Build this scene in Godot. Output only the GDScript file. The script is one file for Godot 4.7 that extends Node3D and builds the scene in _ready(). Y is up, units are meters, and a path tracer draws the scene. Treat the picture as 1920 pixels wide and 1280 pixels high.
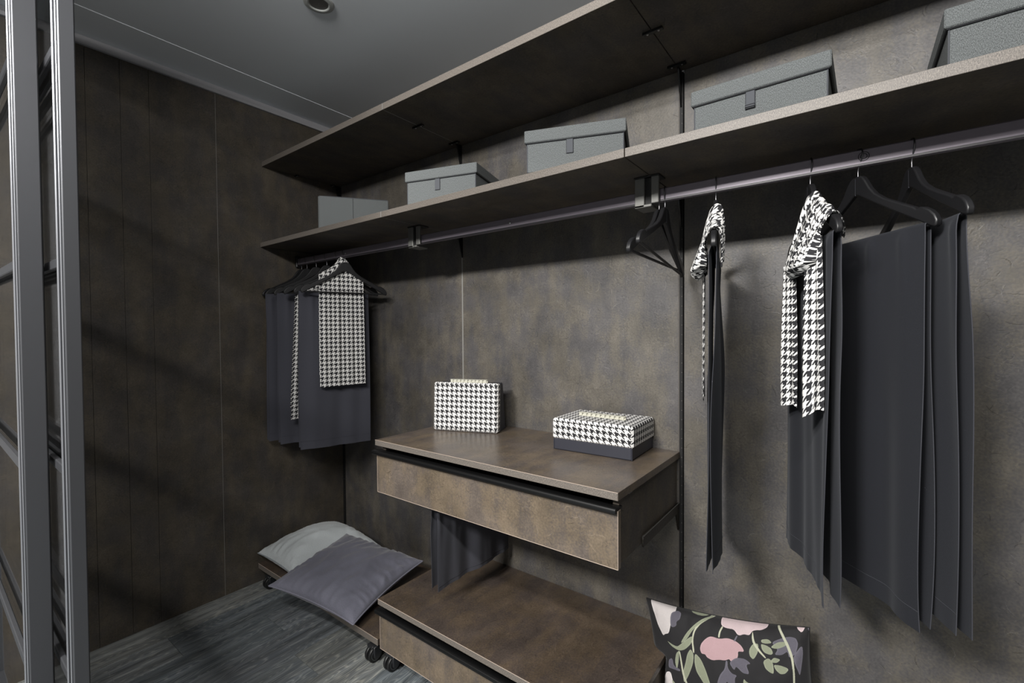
extends Node3D
# A walk-in closet clad in brown concrete-look laminate: shelves, rail, hangers, drawers.
# x runs along the back wall, y is up, z comes out of the back wall (z = 0) towards the door opening.

var M := {}
var names := {}
const RAIL_Z := 0.265
const RAIL_TOP := 1.693

func _ready():
	_camera_and_light()
	_materials()
	_room()
	_doors()
	_shelving()
	_rail()
	_boxes()
	_drawers()
	_cases()
	_cushions()
	_hanging()

# ------------------------------------------------------------------ camera, light
func _camera_and_light():
	var cam := Camera3D.new()
	cam.name = "camera"
	cam.fov = rad_to_deg(2.0 * atan(640.0 / 866.6))
	cam.near = 0.02
	cam.far = 60.0
	add_child(cam)
	var yaw := deg_to_rad(37.19)
	var pitch := deg_to_rad(-1.26)
	var roll := deg_to_rad(-0.41)
	var right := Vector3(cos(yaw), 0, -sin(yaw))
	var fwd := Vector3(-sin(yaw), 0, -cos(yaw))
	var f2 := fwd * cos(pitch) + Vector3.UP * sin(pitch)
	var u2 := Vector3.UP * cos(pitch) - fwd * sin(pitch)
	var r3 := right * cos(roll) + u2 * sin(roll)
	var u3 := u2 * cos(roll) - right * sin(roll)
	cam.transform = Transform3D(Basis(r3, u3, -f2), Vector3(2.491, 1.291, 1.590))
	cam.current = true
	var we := WorldEnvironment.new()
	we.name = "world_environment"
	var env := Environment.new()
	env.background_mode = Environment.BG_COLOR
	env.background_color = Color(0.02, 0.022, 0.025)
	env.tonemap_mode = Environment.TONE_MAPPER_LINEAR
	env.tonemap_exposure = 1.0
	env.sdfgi_enabled = true
	env.ssao_enabled = true
	env.ssil_enabled = true
	we.environment = env
	add_child(we)
	# the showroom's ceiling panel, and an unseen linear pendant added to light the closet
	_lamp(Vector3(1.7, 2.88, 3.7), 0.6, 30.0, Color(1.0, 0.99, 0.975), "square ceiling lamp over the showroom facing the closet opening")
	_linear(Vector3(2.2, 2.36, 2.05), 1.3, 0.12, 5.0, Color(1.0, 0.99, 0.975))

func _linear(p: Vector3, length: float, h: float, energy: float, c: Color):
	var t := thing("added_linear_lamp", "unseen linear lamp added to light the closet, hung in the showroom before the opening", "lamp", p)
	var tilt := Basis(Vector3.RIGHT, deg_to_rad(-12.0))
	var em := mat(Color(0.9, 0.9, 0.9), 0.6)
	em.emission_enabled = true
	em.emission = c
	em.emission_energy_multiplier = 1.5
	var hm := mat(Color(0.6, 0.6, 0.6), 0.4)
	var hs := mb()
	cbox(hs, tilt * Vector3(0, 0, 0.022), Vector3(length + 0.03, h + 0.02, 0.04), 0.004, tilt)
	put("housing", hs, hm, t)
	var g := mb()
	cbox(g, tilt * Vector3(0, 0, -0.001), Vector3(length, h, 0.008), 0.001, tilt)
	put("diffuser", g, em, t)
	for s in [-1.0, 1.0]:
		var cd := mb()
		tube(cd, [Vector3(s * length * 0.4, h / 2, 0.02), Vector3(s * length * 0.4, 2.9 - p.y, 0.02)], 0.002, 8)
		put("cord", cd, hm, t)
	var l := AreaLight3D.new()
	l.name = "added_linear_light"
	l.area_size = Vector2(length, h)
	l.light_energy = energy
	l.light_color = c
	l.area_range = 14.0
	l.area_attenuation = 2.0
	l.shadow_enabled = true
	l.transform = Transform3D(tilt, tilt * Vector3(0, 0, -0.007))
	t.add_child(l)

func _lamp(p: Vector3, side: float, energy: float, c: Color, label: String):
	var t := thing("ceiling_lamp", label, "lamp", p)
	var fm := mat(Color(0.8, 0.8, 0.8), 0.5)
	var f := mb()
	for q in [[0.0, -1.0], [0.0, 1.0]]:
		cbox(f, Vector3(0, -0.01, q[1] * (side / 2 + 0.012)), Vector3(side + 0.048, 0.03, 0.024), 0.003)
		cbox(f, Vector3(q[1] * (side / 2 + 0.012), -0.01, 0), Vector3(0.024, 0.03, side), 0.003)
	put("frame", f, fm, t)
	var em := mat(Color(0.9, 0.9, 0.9), 0.6)
	em.emission_enabled = true
	em.emission = c
	em.emission_energy_multiplier = 2.0
	var g := mb()
	cbox(g, Vector3(0, 0.002, 0), Vector3(side, 0.012, side), 0.001)
	put("diffuser", g, em, t)
	var l := AreaLight3D.new()
	l.name = "lamp_light"
	l.area_size = Vector2(side, side)
	l.light_energy = energy
	l.light_color = c
	l.area_range = 14.0
	l.area_attenuation = 2.0
	l.shadow_enabled = true
	l.position = Vector3(0, -0.012, 0)
	l.rotation_degrees = Vector3(-90, 0, 0)
	t.add_child(l)

# ------------------------------------------------------------------ node helpers
func numbered(n: String) -> String:
	if not names.has(n):
		names[n] = 0
		return n
	names[n] += 1
	return "%s_%03d" % [n, names[n]]

func thing(called: String, label: String, category: String, at := Vector3.ZERO, group := "") -> Node3D:
	var o := Node3D.new()
	o.name = numbered(called)
	add_child(o)
	o.position = at
	tag(o, label, category, group)
	return o

func tag(o: Node, label: String, category := "", group := ""):
	o.set_meta("label", label)
	if category != "":
		o.set_meta("category", category)
	if group != "":
		o.set_meta("group", group)

func struct_root(called: String, label := "", category := "") -> Node3D:
	var o := Node3D.new()
	o.name = called
	add_child(o)
	o.set_meta("kind", "structure")
	if label != "":
		tag(o, label, category)
	return o

func mb() -> SurfaceTool:
	var st := SurfaceTool.new()
	st.begin(Mesh.PRIMITIVE_TRIANGLES)
	return st

func put(called: String, what, m: Material, parent: Node, at := Vector3.ZERO) -> MeshInstance3D:
	var o := MeshInstance3D.new()
	o.name = called
	o.mesh = what.commit() if what is SurfaceTool else what
	o.material_override = m
	o.position = at
	o.cast_shadow = GeometryInstance3D.SHADOW_CASTING_SETTING_ON
	parent.add_child(o, true)
	return o

# ------------------------------------------------------------------ mesh helpers
func tri(st: SurfaceTool, a: Vector3, b: Vector3, c: Vector3, n: Vector3, ua: Vector2, ub: Vector2, uc: Vector2):
	# drawn so that the front looks along n, clockwise
	if (b - a).cross(c - a).dot(n) > 0:
		var t := b
		b = c
		c = t
		var tu := ub
		ub = uc
		uc = tu
	st.set_normal(n); st.set_uv(ua); st.add_vertex(a)
	st.set_normal(n); st.set_uv(ub); st.add_vertex(b)
	st.set_normal(n); st.set_uv(uc); st.add_vertex(c)

func buv(p: Vector3, n: Vector3) -> Vector2:
	var a := n.abs()
	if a.x >= a.y and a.x >= a.z:
		return Vector2(p.z, -p.y)
	if a.y >= a.z:
		return Vector2(p.x, p.z)
	return Vector2(p.x, -p.y)

func poly(st: SurfaceTool, pts: Array, n: Vector3):
	for i in range(1, pts.size() - 1):
		var a: Vector3 = pts[0]
		var b: Vector3 = pts[i]
		var c: Vector3 = pts[i + 1]
		tri(st, a, b, c, n, buv(a, n), buv(b, n), buv(c, n))

# box with chamfered edges; optional basis turns it
func cbox(st: SurfaceTool, c: Vector3, size: Vector3, r: float, bs := Basis.IDENTITY):
	var h := size / 2
	r = min(r, min(h.x, min(h.y, h.z)) * 0.8)
	var ax := [Vector3.RIGHT, Vector3.UP, Vector3.BACK]
	for i in 3:
		var j := (i + 1) % 3
		var k := (i + 2) % 3
		for s in [-1.0, 1.0]:
			var n: Vector3 = ax[i] * s
			var o: Vector3 = n * h[i]
			var uu: Vector3 = ax[j] * (h[j] - r)
			var vv: Vector3 = ax[k] * (h[k] - r)
			_pq(st, [o - uu - vv, o + uu - vv, o + uu + vv, o - uu + vv], n, c, bs)
		for s in [-1.0, 1.0]:
			for t in [-1.0, 1.0]:
				# edge along axis k between the faces i and j
				var n2: Vector3 = (ax[i] * s + ax[j] * t).normalized()
				var e: Vector3 = ax[k] * (h[k] - r)
				var a: Vector3 = ax[i] * s * h[i] + ax[j] * t * (h[j] - r)
				var b: Vector3 = ax[i] * s * (h[i] - r) + ax[j] * t * h[j]
				_pq(st, [a - e, a + e, b + e, b - e], n2, c, bs)
	for x in [-1.0, 1.0]:
		for y in [-1.0, 1.0]:
			for z in [-1.0, 1.0]:
				var q := Vector3(x, y, z)
				_pq(st, [Vector3(h.x, h.y - r, h.z - r) * q, Vector3(h.x - r, h.y, h.z - r) * q, Vector3(h.x - r, h.y - r, h.z) * q], q.normalized(), c, bs)

func _pq(st: SurfaceTool, pts: Array, n: Vector3, c: Vector3, bs: Basis):
	var w := []
	for p in pts:
		w.append(c + bs * p)
	var nn: Vector3 = bs * n
	for i in range(1, pts.size() - 1):
		tri(st, w[0], w[i], w[i + 1], nn, buv(c + pts[0], n), buv(c + pts[i], n), buv(c + pts[i + 1], n))

func bar(st: SurfaceTool, a: Vector3, b: Vector3, r := 0.002):
	cbox(st, (a + b) / 2, (b - a).abs(), r)

# surface of revolution about the axis `ax` through `o`; profile = [[radius, along], ...]
func lathe(st: SurfaceTool, o: Vector3, ax: Vector3, prof: Array, seg := 28):
	ax = ax.normalized()
	var u := ax.cross(Vector3(0.31, 0.77, 0.52)).normalized()
	var v := ax.cross(u)
	for i in prof.size() - 1:
		var p0 = prof[i]
		var p1 = prof[i + 1]
		var d := Vector2(p1[1] - p0[1], -(p1[0] - p0[0])).normalized()
		for k in seg:
			var a0 := TAU * k / seg
			var a1 := TAU * (k + 1) / seg
			var e0 := u * cos(a0) + v * sin(a0)
			var e1 := u * cos(a1) + v * sin(a1)
			var n0 := e0 * d.x + ax * d.y
			var n1 := e1 * d.x + ax * d.y
			var q := [o + e0 * p0[0] + ax * p0[1], o + e1 * p0[0] + ax * p0[1], o + e1 * p1[0] + ax * p1[1], o + e0 * p1[0] + ax * p1[1]]
			smooth_quad(st, q, [n0, n1, n1, n0])

func smooth_quad(st: SurfaceTool, q: Array, n: Array, uv := [Vector2.ZERO, Vector2.RIGHT, Vector2.ONE, Vector2.DOWN]):
	for t in [[0, 1, 2], [0, 2, 3]]:
		var a: Vector3 = q[t[0]]
		var b: Vector3 = q[t[1]]
		var c: Vector3 = q[t[2]]
		var order := [t[0], t[1], t[2]]
		if (b - a).cross(c - a).dot(n[t[0]] + n[t[1]] + n[t[2]]) > 0:
			order = [t[0], t[2], t[1]]
		for i in order:
			st.set_normal(n[i]); st.set_uv(uv[i]); st.add_vertex(q[i])

func tube(st: SurfaceTool, path: Array, r: float, seg := 10, taper := 1.0):
	var n := path.size()
	var rings := []
	var u := Vector3.ZERO
	for i in n:
		var t: Vector3 = (path[min(i + 1, n - 1)] - path[max(i - 1, 0)]).normalized()
		if i == 0:
			u = t.cross(Vector3(0.37, 0.21, 0.9)).normalized()
		u = (u - t * u.dot(t)).normalized()
		var v := t.cross(u)
		var rr := r * lerpf(1.0, taper, float(i) / (n - 1))
		var ring := []
		for k in seg:
			var a := TAU * k / seg
			var e := u * cos(a) + v * sin(a)
			ring.append([path[i] + e * rr, e])
		rings.append(ring)
	for i in n - 1:
		for k in seg:
			var k2 := (k + 1) % seg
			var A = rings[i][k]
			var B = rings[i][k2]
			var C = rings[i + 1][k2]
			var D = rings[i + 1][k]
			smooth_quad(st, [A[0], B[0], C[0], D[0]], [A[1], B[1], C[1], D[1]])
	for e in [0, n - 1]:
		var t2: Vector3 = (path[1] - path[0]).normalized() * -1.0 if e == 0 else (path[n - 1] - path[n - 2]).normalized()
		var pts := []
		for k in seg:
			pts.append(rings[e][k][0])
		poly(st, pts, t2)

# flat outline (x, y) pushed through a thickness along `nrm`, edges rounded; fr = frame Basis (x axis, y axis, normal)
func extrude(st: SurfaceTool, outline: PackedVector2Array, th: float, bev: float, fr: Transform3D):
	if not Geometry2D.is_polygon_clockwise(outline):
		outline = outline.duplicate()
		outline.reverse()
	var n := outline.size()
	var outn := []
	for i in n:
		var a := outline[(i + n - 1) % n]
		var b := outline[i]
		var c := outline[(i + 1) % n]
		var e0 := (b - a).normalized()
		var e1 := (c - b).normalized()
		var m := Vector2(-(e0.y + e1.y), e0.x + e1.x).normalized()
		outn.append(m)
	if n > 2:
		# make sure the normals look outwards
		var probe := outline[0] + Vector2(outn[0]) * 0.0005
		if Geometry2D.is_point_in_polygon(probe, outline):
			for i in n:
				outn[i] = -outn[i]
	var lay := [[-th / 2, bev, -1.0], [-th / 2 + bev * 0.3, bev * 0.3, -0.7], [-th / 2 + bev, 0.0, 0.0], [th / 2 - bev, 0.0, 0.0], [th / 2 - bev * 0.3, bev * 0.3, 0.7], [th / 2, bev, 1.0]]
	for k in lay.size() - 1:
		for i in n:
			var j := (i + 1) % n
			var q := []
			var nn := []
			for w in [[k, i], [k, j], [k + 1, j], [k + 1, i]]:
				var L = lay[w[0]]
				var p2: Vector2 = outline[w[1]] - Vector2(outn[w[1]]) * float(L[1])
				q.append(fr * Vector3(p2.x, p2.y, L[0]))
				var o2: Vector2 = outn[w[1]]
				nn.append((fr.basis * Vector3(o2.x, o2.y, 0.0).lerp(Vector3(0, 0, sign(L[2])), abs(L[2]) * 0.75)).normalized())
			smooth_quad(st, q, nn)
	for s in [-1.0, 1.0]:
		var ins := PackedVector2Array()
		for i in n:
			ins.append(outline[i] - Vector2(outn[i]) * bev)
		var idx := Geometry2D.triangulate_polygon(ins)
		for i in range(0, idx.size(), 3):
			var v := []
			for k in 3:
				v.append(fr * Vector3(ins[idx[i + k]].x, ins[idx[i + k]].y, s * th / 2))
			tri(st, v[0], v[1], v[2], (fr.basis.z * s).normalized(), ins[idx[i]], ins[idx[i + 1]], ins[idx[i + 2]])

# a cloth: grid[j][i] of points, uv in metres, closed with thickness th
func sheet(grid: Array, uvs: Array, th: float) -> ArrayMesh:
	var nj := grid.size()
	var ni: int = grid[0].size()
	var nor := []
	for j in nj:
		var row := PackedVector3Array()
		for i in ni:
			var du: Vector3 = grid[j][min(i + 1, ni - 1)] - grid[j][max(i - 1, 0)]
			var dv: Vector3 = grid[min(j + 1, nj - 1)][i] - grid[max(j - 1, 0)][i]
			row.append(du.cross(dv).normalized())
		nor.append(row)
	var P := PackedVector3Array()
	var N := PackedVector3Array()
	var U := PackedVector2Array()
	var I := PackedInt32Array()
	for s in [1.0, -1.0]:
		for j in nj:
			for i in ni:
				P.append(grid[j][i] + nor[j][i] * th * 0.5 * s)
				N.append(nor[j][i] * s)
				U.append(uvs[j][i])
	var off := nj * ni
	for j in nj - 1:
		for i in ni - 1:
			var a := j * ni + i
			var b := a + 1
			var c := a + ni + 1
			var d := a + ni
			I.append_array(PackedInt32Array([a, c, b, a, d, c]))
			I.append_array(PackedInt32Array([a + off, b + off, c + off, a + off, c + off, d + off]))
	# rim
	var loop := []
	for i in ni - 1:
		loop.append(i)
	for j in nj - 1:
		loop.append(j * ni + ni - 1)
	for i in range(ni - 1, 0, -1):
		loop.append((nj - 1) * ni + i)
	for j in range(nj - 1, 0, -1):
		loop.append(j * ni)
	for k in loop.size():
		var a2: int = loop[k]
		var b2: int = loop[(k + 1) % loop.size()]
		I.append_array(PackedInt32Array([a2, b2, b2 + off, a2, b2 + off, a2 + off]))
	var arr := []
	arr.resize(Mesh.ARRAY_MAX)
	arr[Mesh.ARRAY_VERTEX] = P
	arr[Mesh.ARRAY_NORMAL] = N
	arr[Mesh.ARRAY_TEX_UV] = U
	arr[Mesh.ARRAY_INDEX] = I
	var am := ArrayMesh.new()
	am.add_surface_from_arrays(Mesh.PRIMITIVE_TRIANGLES, arr)
	return am

# ------------------------------------------------------------------ materials
func mat(c: Color, rough: float, metal := 0.0) -> StandardMaterial3D:
	var m := StandardMaterial3D.new()
	m.albedo_color = c
	m.roughness = rough
	m.metallic = metal
	return m

func gray(seed_: int, w: int, h: int, freq: float, oct := 4, kind := FastNoiseLite.TYPE_SIMPLEX_SMOOTH, gain := 0.5) -> PackedByteArray:
	var f := FastNoiseLite.new()
	f.seed = seed_
	f.noise_type = kind
	f.frequency = freq
	f.fractal_type = FastNoiseLite.FRACTAL_FBM
	f.fractal_octaves = oct
	f.fractal_gain = gain
	var im := f.get_seamless_image(w, h, false, false, 0.15, true)
	if im.get_format() != Image.FORMAT_L8:
		im.convert(Image.FORMAT_L8)
	return im.get_data()

func stretched(seed_: int, w: int, h: int, freq: float, down: int, oct := 4) -> PackedByteArray:
	var im := Image.create_from_data(w, h / down, false, Image.FORMAT_L8, gray(seed_, w, h / down, freq, oct))
	im.resize(w, h, Image.INTERPOLATE_CUBIC)
	return im.get_data()

func _laminate() -> Array:
	var S := 1024
	var big := gray(11, S, S, 0.0035, 4)
	var patch := gray(23, S, S, 0.011, 5, FastNoiseLite.TYPE_SIMPLEX_SMOOTH, 0.6)
	var streak := stretched(37, S, S, 0.016, 6, 4)
	var hue := gray(51, S, S, 0.007, 4)
	var fine := gray(71, S, S, 0.16, 3)
	var fine2 := stretched(73, S, S, 0.2, 8, 2)
	var vein := gray(81, S, S, 0.022, 4, FastNoiseLite.TYPE_SIMPLEX_SMOOTH, 0.55)
	var vein2 := gray(83, S, S, 0.034, 4, FastNoiseLite.TYPE_SIMPLEX_SMOOTH, 0.6)
	var col := PackedByteArray()
	col.resize(S * S * 3)
	var hgt := PackedByteArray()
	hgt.resize(S * S)
	for i in S * S:
		var b := big[i] / 255.0 - 0.5
		var p := patch[i] / 255.0 - 0.5
		var s := streak[i] / 255.0 - 0.5
		var h := hue[i] / 255.0 - 0.5
		var f := fine[i] / 255.0 - 0.5
		var g := fine2[i] / 255.0 - 0.5
		var v := 1.0 + 0.22 * b + 0.25 * p + 0.16 * s + 0.22 * f + 0.05 * g
		# broken veins and trowel marks, only in patches
		var k1 := clampf(1.0 - absf(vein[i] / 255.0 - 0.5) * 34.0, 0.0, 1.0) * clampf((p + 0.08) * 5.0, 0.0, 1.0)
		var k2 := clampf(1.0 - absf(vein2[i] / 255.0 - 0.5) * 26.0, 0.0, 1.0) * clampf((h * 1.2 - s + 0.02) * 5.0, 0.0, 1.0)
		v += 0.16 * k2 - 0.15 * k1
		# warm ochre wear where streak and hue meet, cool grey elsewhere
		var w := clampf((h * 1.2 + s * 1.0 + p * 0.5 + f * 0.9 + 0.02) * 3.0, -1.0, 1.0)
		var r := 92.5 * v + 2.2 * w
		var gg := 88.5 * v + 1.0 * w
		var bb := 83.5 * v - 2.8 * w
		col[i * 3] = int(clampf(r, 0, 255))
		col[i * 3 + 1] = int(clampf(gg, 0, 255))
		col[i * 3 + 2] = int(clampf(bb, 0, 255))
		hgt[i] = int(clampf(128.0 + 50.0 * p + 46.0 * f + 20.0 * s - 50.0 * k1 + 40.0 * k2, 0, 255))
	# short trowel scratches, light and dark
	var rng := RandomNumberGenerator.new()
	rng.seed = 5
	for k in 1100:
		var x := rng.randf() * S
		var y := rng.randf() * S
		var a := rng.randf() * TAU
		var turn := rng.randf_range(-0.09, 0.09)
		var ln := int(rng.randf_range(6, 38))
		var amt := rng.randf_range(-34.0, 30.0)
		for q in ln:
			x += cos(a)
			y += sin(a)
			a += turn
			var fade := amt * sin(PI * q / float(ln))
			var id := (posmod(int(y), S) * S + posmod(int(x), S))
			for ch in 3:
				col[id * 3 + ch] = int(clampf(col[id * 3 + ch] + fade, 0, 255))
			hgt[id] = int(clampf(hgt[id] + fade * 2.5, 0, 255))
	var ci := Image.create_from_data(S, S, false, Image.FORMAT_RGB8, col)
	var hi := Image.create_from_data(S, S, false, Image.FORMAT_L8, hgt)
	return [ImageTexture.create_from_image(ci), ImageTexture.create_from_image(hi)]

func _lam_mat(tx: Array, tint: Color, rough: float, offset: Vector3) -> StandardMaterial3D:
	var m := mat(tint, rough)
	m.albedo_texture = tx[0]
	m.uv1_triplanar = true
	m.uv1_world_triplanar = true
	m.uv1_triplanar_sharpness = 8.0
	m.uv1_scale = Vector3.ONE * 0.72
	m.uv1_offset = offset
	m.heightmap_enabled = true
	m.heightmap_texture = tx[1]
	m.heightmap_scale = 0.12
	return m

func _houndstooth() -> ImageTexture:
	var S := 256
	var im := Image.create(S, S, false, Image.FORMAT_RGB8)
	var white := Color(0.88, 0.875, 0.87)
	var black := Color(0.115, 0.115, 0.13)
	for y in S:
		for x in S:
			var acc := 0.0
			for k in 4:
				var u := fposmod((x + 0.25 + 0.5 * (k % 2)) * 8.0 / S, 8.0)
				var v := fposmod((y + 0.25 + 0.5 * (k / 2)) * 8.0 / S, 8.0)
				var warp := 1.0 if u < 4.0 else 0.0
				var weft := 1.0 if v < 4.0 else 0.0
				acc += warp if fposmod(u - v, 4.0) < 2.0 else weft
			im.set_pixel(x, y, white.lerp(black, acc / 4.0))
	return ImageTexture.create_from_image(im)

func _wood() -> ImageTexture:
	var W := 512
	var H := 1024
	var warp := stretched(101, W, H, 0.007, 4, 3)
	var fib := stretched(103, W, H, 0.22, 64, 3)
	var fib2 := stretched(105, W, H, 0.45, 32, 2)
	var tone := stretched(107, W, H, 0.012, 8, 3)
	var col := PackedByteArray()
	col.resize(W * H * 3)
	for y in H:
		for x in W:
			var i := y * W + x
			var w := warp[i] / 255.0
			var ring := sin((x / 512.0 * 5.0 + w * 26.0) * TAU * 0.5)
			var ring2 := pow(0.5 + 0.5 * ring, 3.0)
			var f := fib[i] / 255.0 - 0.5
			var f2 := fib2[i] / 255.0 - 0.5
			var t := tone[i] / 255.0 - 0.5
			var v := 0.88 + 0.20 * ring2 + 0.42 * f + 0.26 * f2 + 0.40 * t
			col[i * 3] = int(clampf(121.0 * v + 10.0 * ring2, 0, 255))
			col[i * 3 + 1] = int(clampf(126.0 * v + 7.0 * ring2, 0, 255))
			col[i * 3 + 2] = int(clampf(129.0 * v + 1.0 * ring2, 0, 255))
	return ImageTexture.create_from_image(Image.create_from_data(W, H, false, Image.FORMAT_RGB8, col))

func _melange(seed_: int, base: Color, amp: float, S := 512) -> Array:
	var a := stretched(seed_, S, S, 0.35, 3, 2)
	var b := gray(seed_ + 1, S, S, 0.3, 2)
	var col := PackedByteArray()
	col.resize(S * S * 3)
	var hgt := PackedByteArray()
	hgt.resize(S * S)
	for y in S:
		for x in S:
			var i := y * S + x
			var v := 1.0 + amp * ((a[i] / 255.0 - 0.5) + (b[i] / 255.0 - 0.5))
			col[i * 3] = int(clampf(base.r * 255.0 * v, 0, 255))
			col[i * 3 + 1] = int(clampf(base.g * 255.0 * v, 0, 255))
			col[i * 3 + 2] = int(clampf(base.b * 255.0 * v, 0, 255))
			hgt[i] = int(clampf(128 + 60.0 * sin(x * PI / 2.0) * cos(y * PI / 2.0) + 60.0 * (b[i] / 255.0 - 0.5), 0, 255))
	return [ImageTexture.create_from_image(Image.create_from_data(S, S, false, Image.FORMAT_RGB8, col)), ImageTexture.create_from_image(Image.create_from_data(S, S, false, Image.FORMAT_L8, hgt))]

func _materials():
	var lam := _laminate()
	M.wall = _lam_mat(lam, Color(0.95, 0.955, 0.97), 0.5, Vector3(0.13, 0.4, 0.2))
	M.wall_left = _lam_mat(lam, Color(0.82, 0.80, 0.775), 0.55, Vector3(0.5, 0.1, 0.35))  # same laminate as the back wall, this side's shade tinted in
	M.board = _lam_mat(lam, Color(0.84, 0.81, 0.78), 0.66, Vector3(0.3, 0.7, 0.6))  # same laminate, tinted darker to carry the shade under the shelves
	M.drawer = _lam_mat(lam, Color(1.10, 1.04, 0.98), 0.45, Vector3(0.8, 0.22, 0.1))
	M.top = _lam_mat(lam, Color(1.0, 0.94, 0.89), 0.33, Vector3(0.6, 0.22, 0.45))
	var em := _melange(151, Color(0.43, 0.405, 0.38), 0.55)
	M.edge_lam_lit = mat(Color(1, 1, 1), 0.5)  # speckled edge; its lighter tone stands in for light on the fronts
	M.edge_lam_lit.albedo_texture = em[0]
	M.edge_lam_lit.uv1_triplanar = true
	M.edge_lam_lit.uv1_world_triplanar = true
	M.edge_lam_lit.uv1_scale = Vector3.ONE * 3.0
	M.black_lam = _lam_mat(lam, Color(0.45, 0.44, 0.42), 0.45, Vector3(0.2, 0.5, 0.9))
	M.clip_dark = mat(Color(0.16, 0.16, 0.165), 0.4)
	M.edge = mat(Color(0.72, 0.655, 0.60), 0.45)
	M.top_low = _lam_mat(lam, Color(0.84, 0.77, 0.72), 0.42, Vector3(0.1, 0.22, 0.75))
	M.edge_dim = mat(Color(0.45, 0.43, 0.41), 0.5)
	M.joint = mat(Color(0.55, 0.545, 0.53), 0.4)
	M.black = mat(Color(0.045, 0.047, 0.05), 0.4)
	M.matt_black = mat(Color(0.04, 0.04, 0.043), 0.7)
	M.wood_black = mat(Color(0.098, 0.098, 0.106), 0.42)
	M.wire = mat(Color(0.42, 0.42, 0.43), 0.3, 1.0)
	M.alu = mat(Color(0.47, 0.445, 0.48), 0.38, 0.3)
	M.alu_dark = mat(Color(0.16, 0.155, 0.165), 0.4, 0.3)
	M.clip = mat(Color(0.42, 0.42, 0.41), 0.5, 0.4)
	M.steel = mat(Color(0.33, 0.335, 0.35), 0.42, 0.55)
	M.steel_light = mat(Color(0.62, 0.63, 0.65), 0.3, 0.7)
	M.screw = mat(Color(0.75, 0.75, 0.76), 0.3, 0.9)
	M.white = mat(Color(0.79, 0.79, 0.80), 0.85)
	M.trim = mat(Color(0.60, 0.60, 0.615), 0.85)
	M.ceiling = mat(Color(0.88, 0.90, 0.92), 0.85)
	M.outer = mat(Color(0.5, 0.5, 0.5), 0.85)
	M.dark_slab = mat(Color(0.09, 0.09, 0.09), 0.8)
	var wt := _wood()
	M.plank = []
	for k in 5:
		var pm := mat([Color(1, 1, 1), Color(0.92, 0.93, 0.95), Color(1.06, 1.05, 1.03), Color(0.86, 0.88, 0.9), Color(0.98, 0.99, 1.0)][k], 0.5)
		pm.albedo_texture = wt
		M.plank.append(pm)
	M.floor_far = mat(Color(0.36, 0.38, 0.39), 0.5)
	var bx := _melange(201, Color(0.40, 0.415, 0.418), 0.7)
	M.box = mat(Color(1, 1, 1), 0.95)
	M.box.albedo_texture = bx[0]
	M.box.uv1_scale = Vector3(4.5, 4.5, 4.5)
	M.box.heightmap_enabled = true
	M.box.heightmap_texture = bx[1]
	M.box.heightmap_scale = 0.05
	M.box_trim = mat(Color(0.33, 0.34, 0.36), 0.9)
	M.box_seam = mat(Color(0.16, 0.165, 0.18), 0.9)
	var cl := _melange(301, Color(0.20, 0.203, 0.232), 0.3)
	M.cloth = mat(Color(0.42, 0.455, 0.52), 0.92)
	M.cloth.albedo_texture = cl[0]
	M.cloth.uv1_scale = Vector3(4, 4, 4)
	M.cloth.heightmap_enabled = true
	M.cloth.heightmap_texture = cl[1]
	M.cloth.heightmap_scale = 0.04
	M.cloth.rim_enabled = true
	M.cloth.rim = 0.18
	M.cloth_lit = M.cloth.duplicate()
	M.cloth_lit.albedo_color = Color(1.2, 1.2, 1.2)  # same cloth, lightened: brighter light on these pieces put into the colour
	M.thread = mat(Color(0.21, 0.215, 0.24), 0.9)
	var ht := _houndstooth()
	M.hound = mat(Color(1, 1, 1), 0.85)
	M.hound.albedo_texture = ht
	M.hound.uv1_scale = Vector3(1 / 0.0215, 1 / 0.0215, 1)
	M.case_side = mat(Color(0.185, 0.19, 0.225), 0.5)
	M.ribbon = mat(Color(0.76, 0.755, 0.70), 0.6)
	var v1 := _melange(401, Color(0.80, 0.825, 0.835), 0.2, 256)
	M.velvet_sage = _velvet(v1, Color(1, 1, 1))
	var v2 := _melange(411, Color(0.43, 0.432, 0.485), 0.22, 256)
	M.velvet_grey = _velvet(v2, Color(1, 1, 1))
	M.pipe_sage = mat(Color(0.56, 0.585, 0.60), 0.8)
	M.pipe_grey = mat(Color(0.48, 0.48, 0.53), 0.8)
	M.rubber = mat(Color(0.07, 0.072, 0.075), 0.5)
	M.hub = mat(Color(0.13, 0.135, 0.145), 0.35)
	M.hub_rim = mat(Color(0.33, 0.34, 0.35), 0.3, 0.4)
	M.glass = mat(Color(0.09, 0.10, 0.10, 0.27), 0.03)
	M.glass.transparency = BaseMaterial3D.TRANSPARENCY_ALPHA
	M.ring = mat(Color(0.72, 0.73, 0.72), 0.35, 0.2)
	M.lens = mat(Color(0.45, 0.44, 0.43), 0.25)

func _velvet(tx: Array, c: Color) -> StandardMaterial3D:
	var m := mat(c, 0.75)
	m.albedo_texture = tx[0]
	m.uv1_scale = Vector3(3, 3, 3)
	m.rim_enabled = true
	m.rim = 0.7
	m.rim_tint = 0.5
	return m

# ------------------------------------------------------------------ room
func slab(called: String, a: Vector3, b: Vector3, m: Material, label := "", r := 0.002) -> MeshInstance3D:
	var st := mb()
	cbox(st, (a + b) / 2 - a, (b - a).abs(), r)
	var o := put(called, st, m, self, a)
	o.set_meta("kind", "structure")
	if label != "":
		o.set_meta("label", label)
	return o

func part_box(called: String, parent: Node, a: Vector3, b: Vector3, m: Material, r := 0.0015) -> MeshInstance3D:
	var st := mb()
	cbox(st, (a + b) / 2, (b - a).abs(), r)
	return put(called, st, m, parent)

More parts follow.
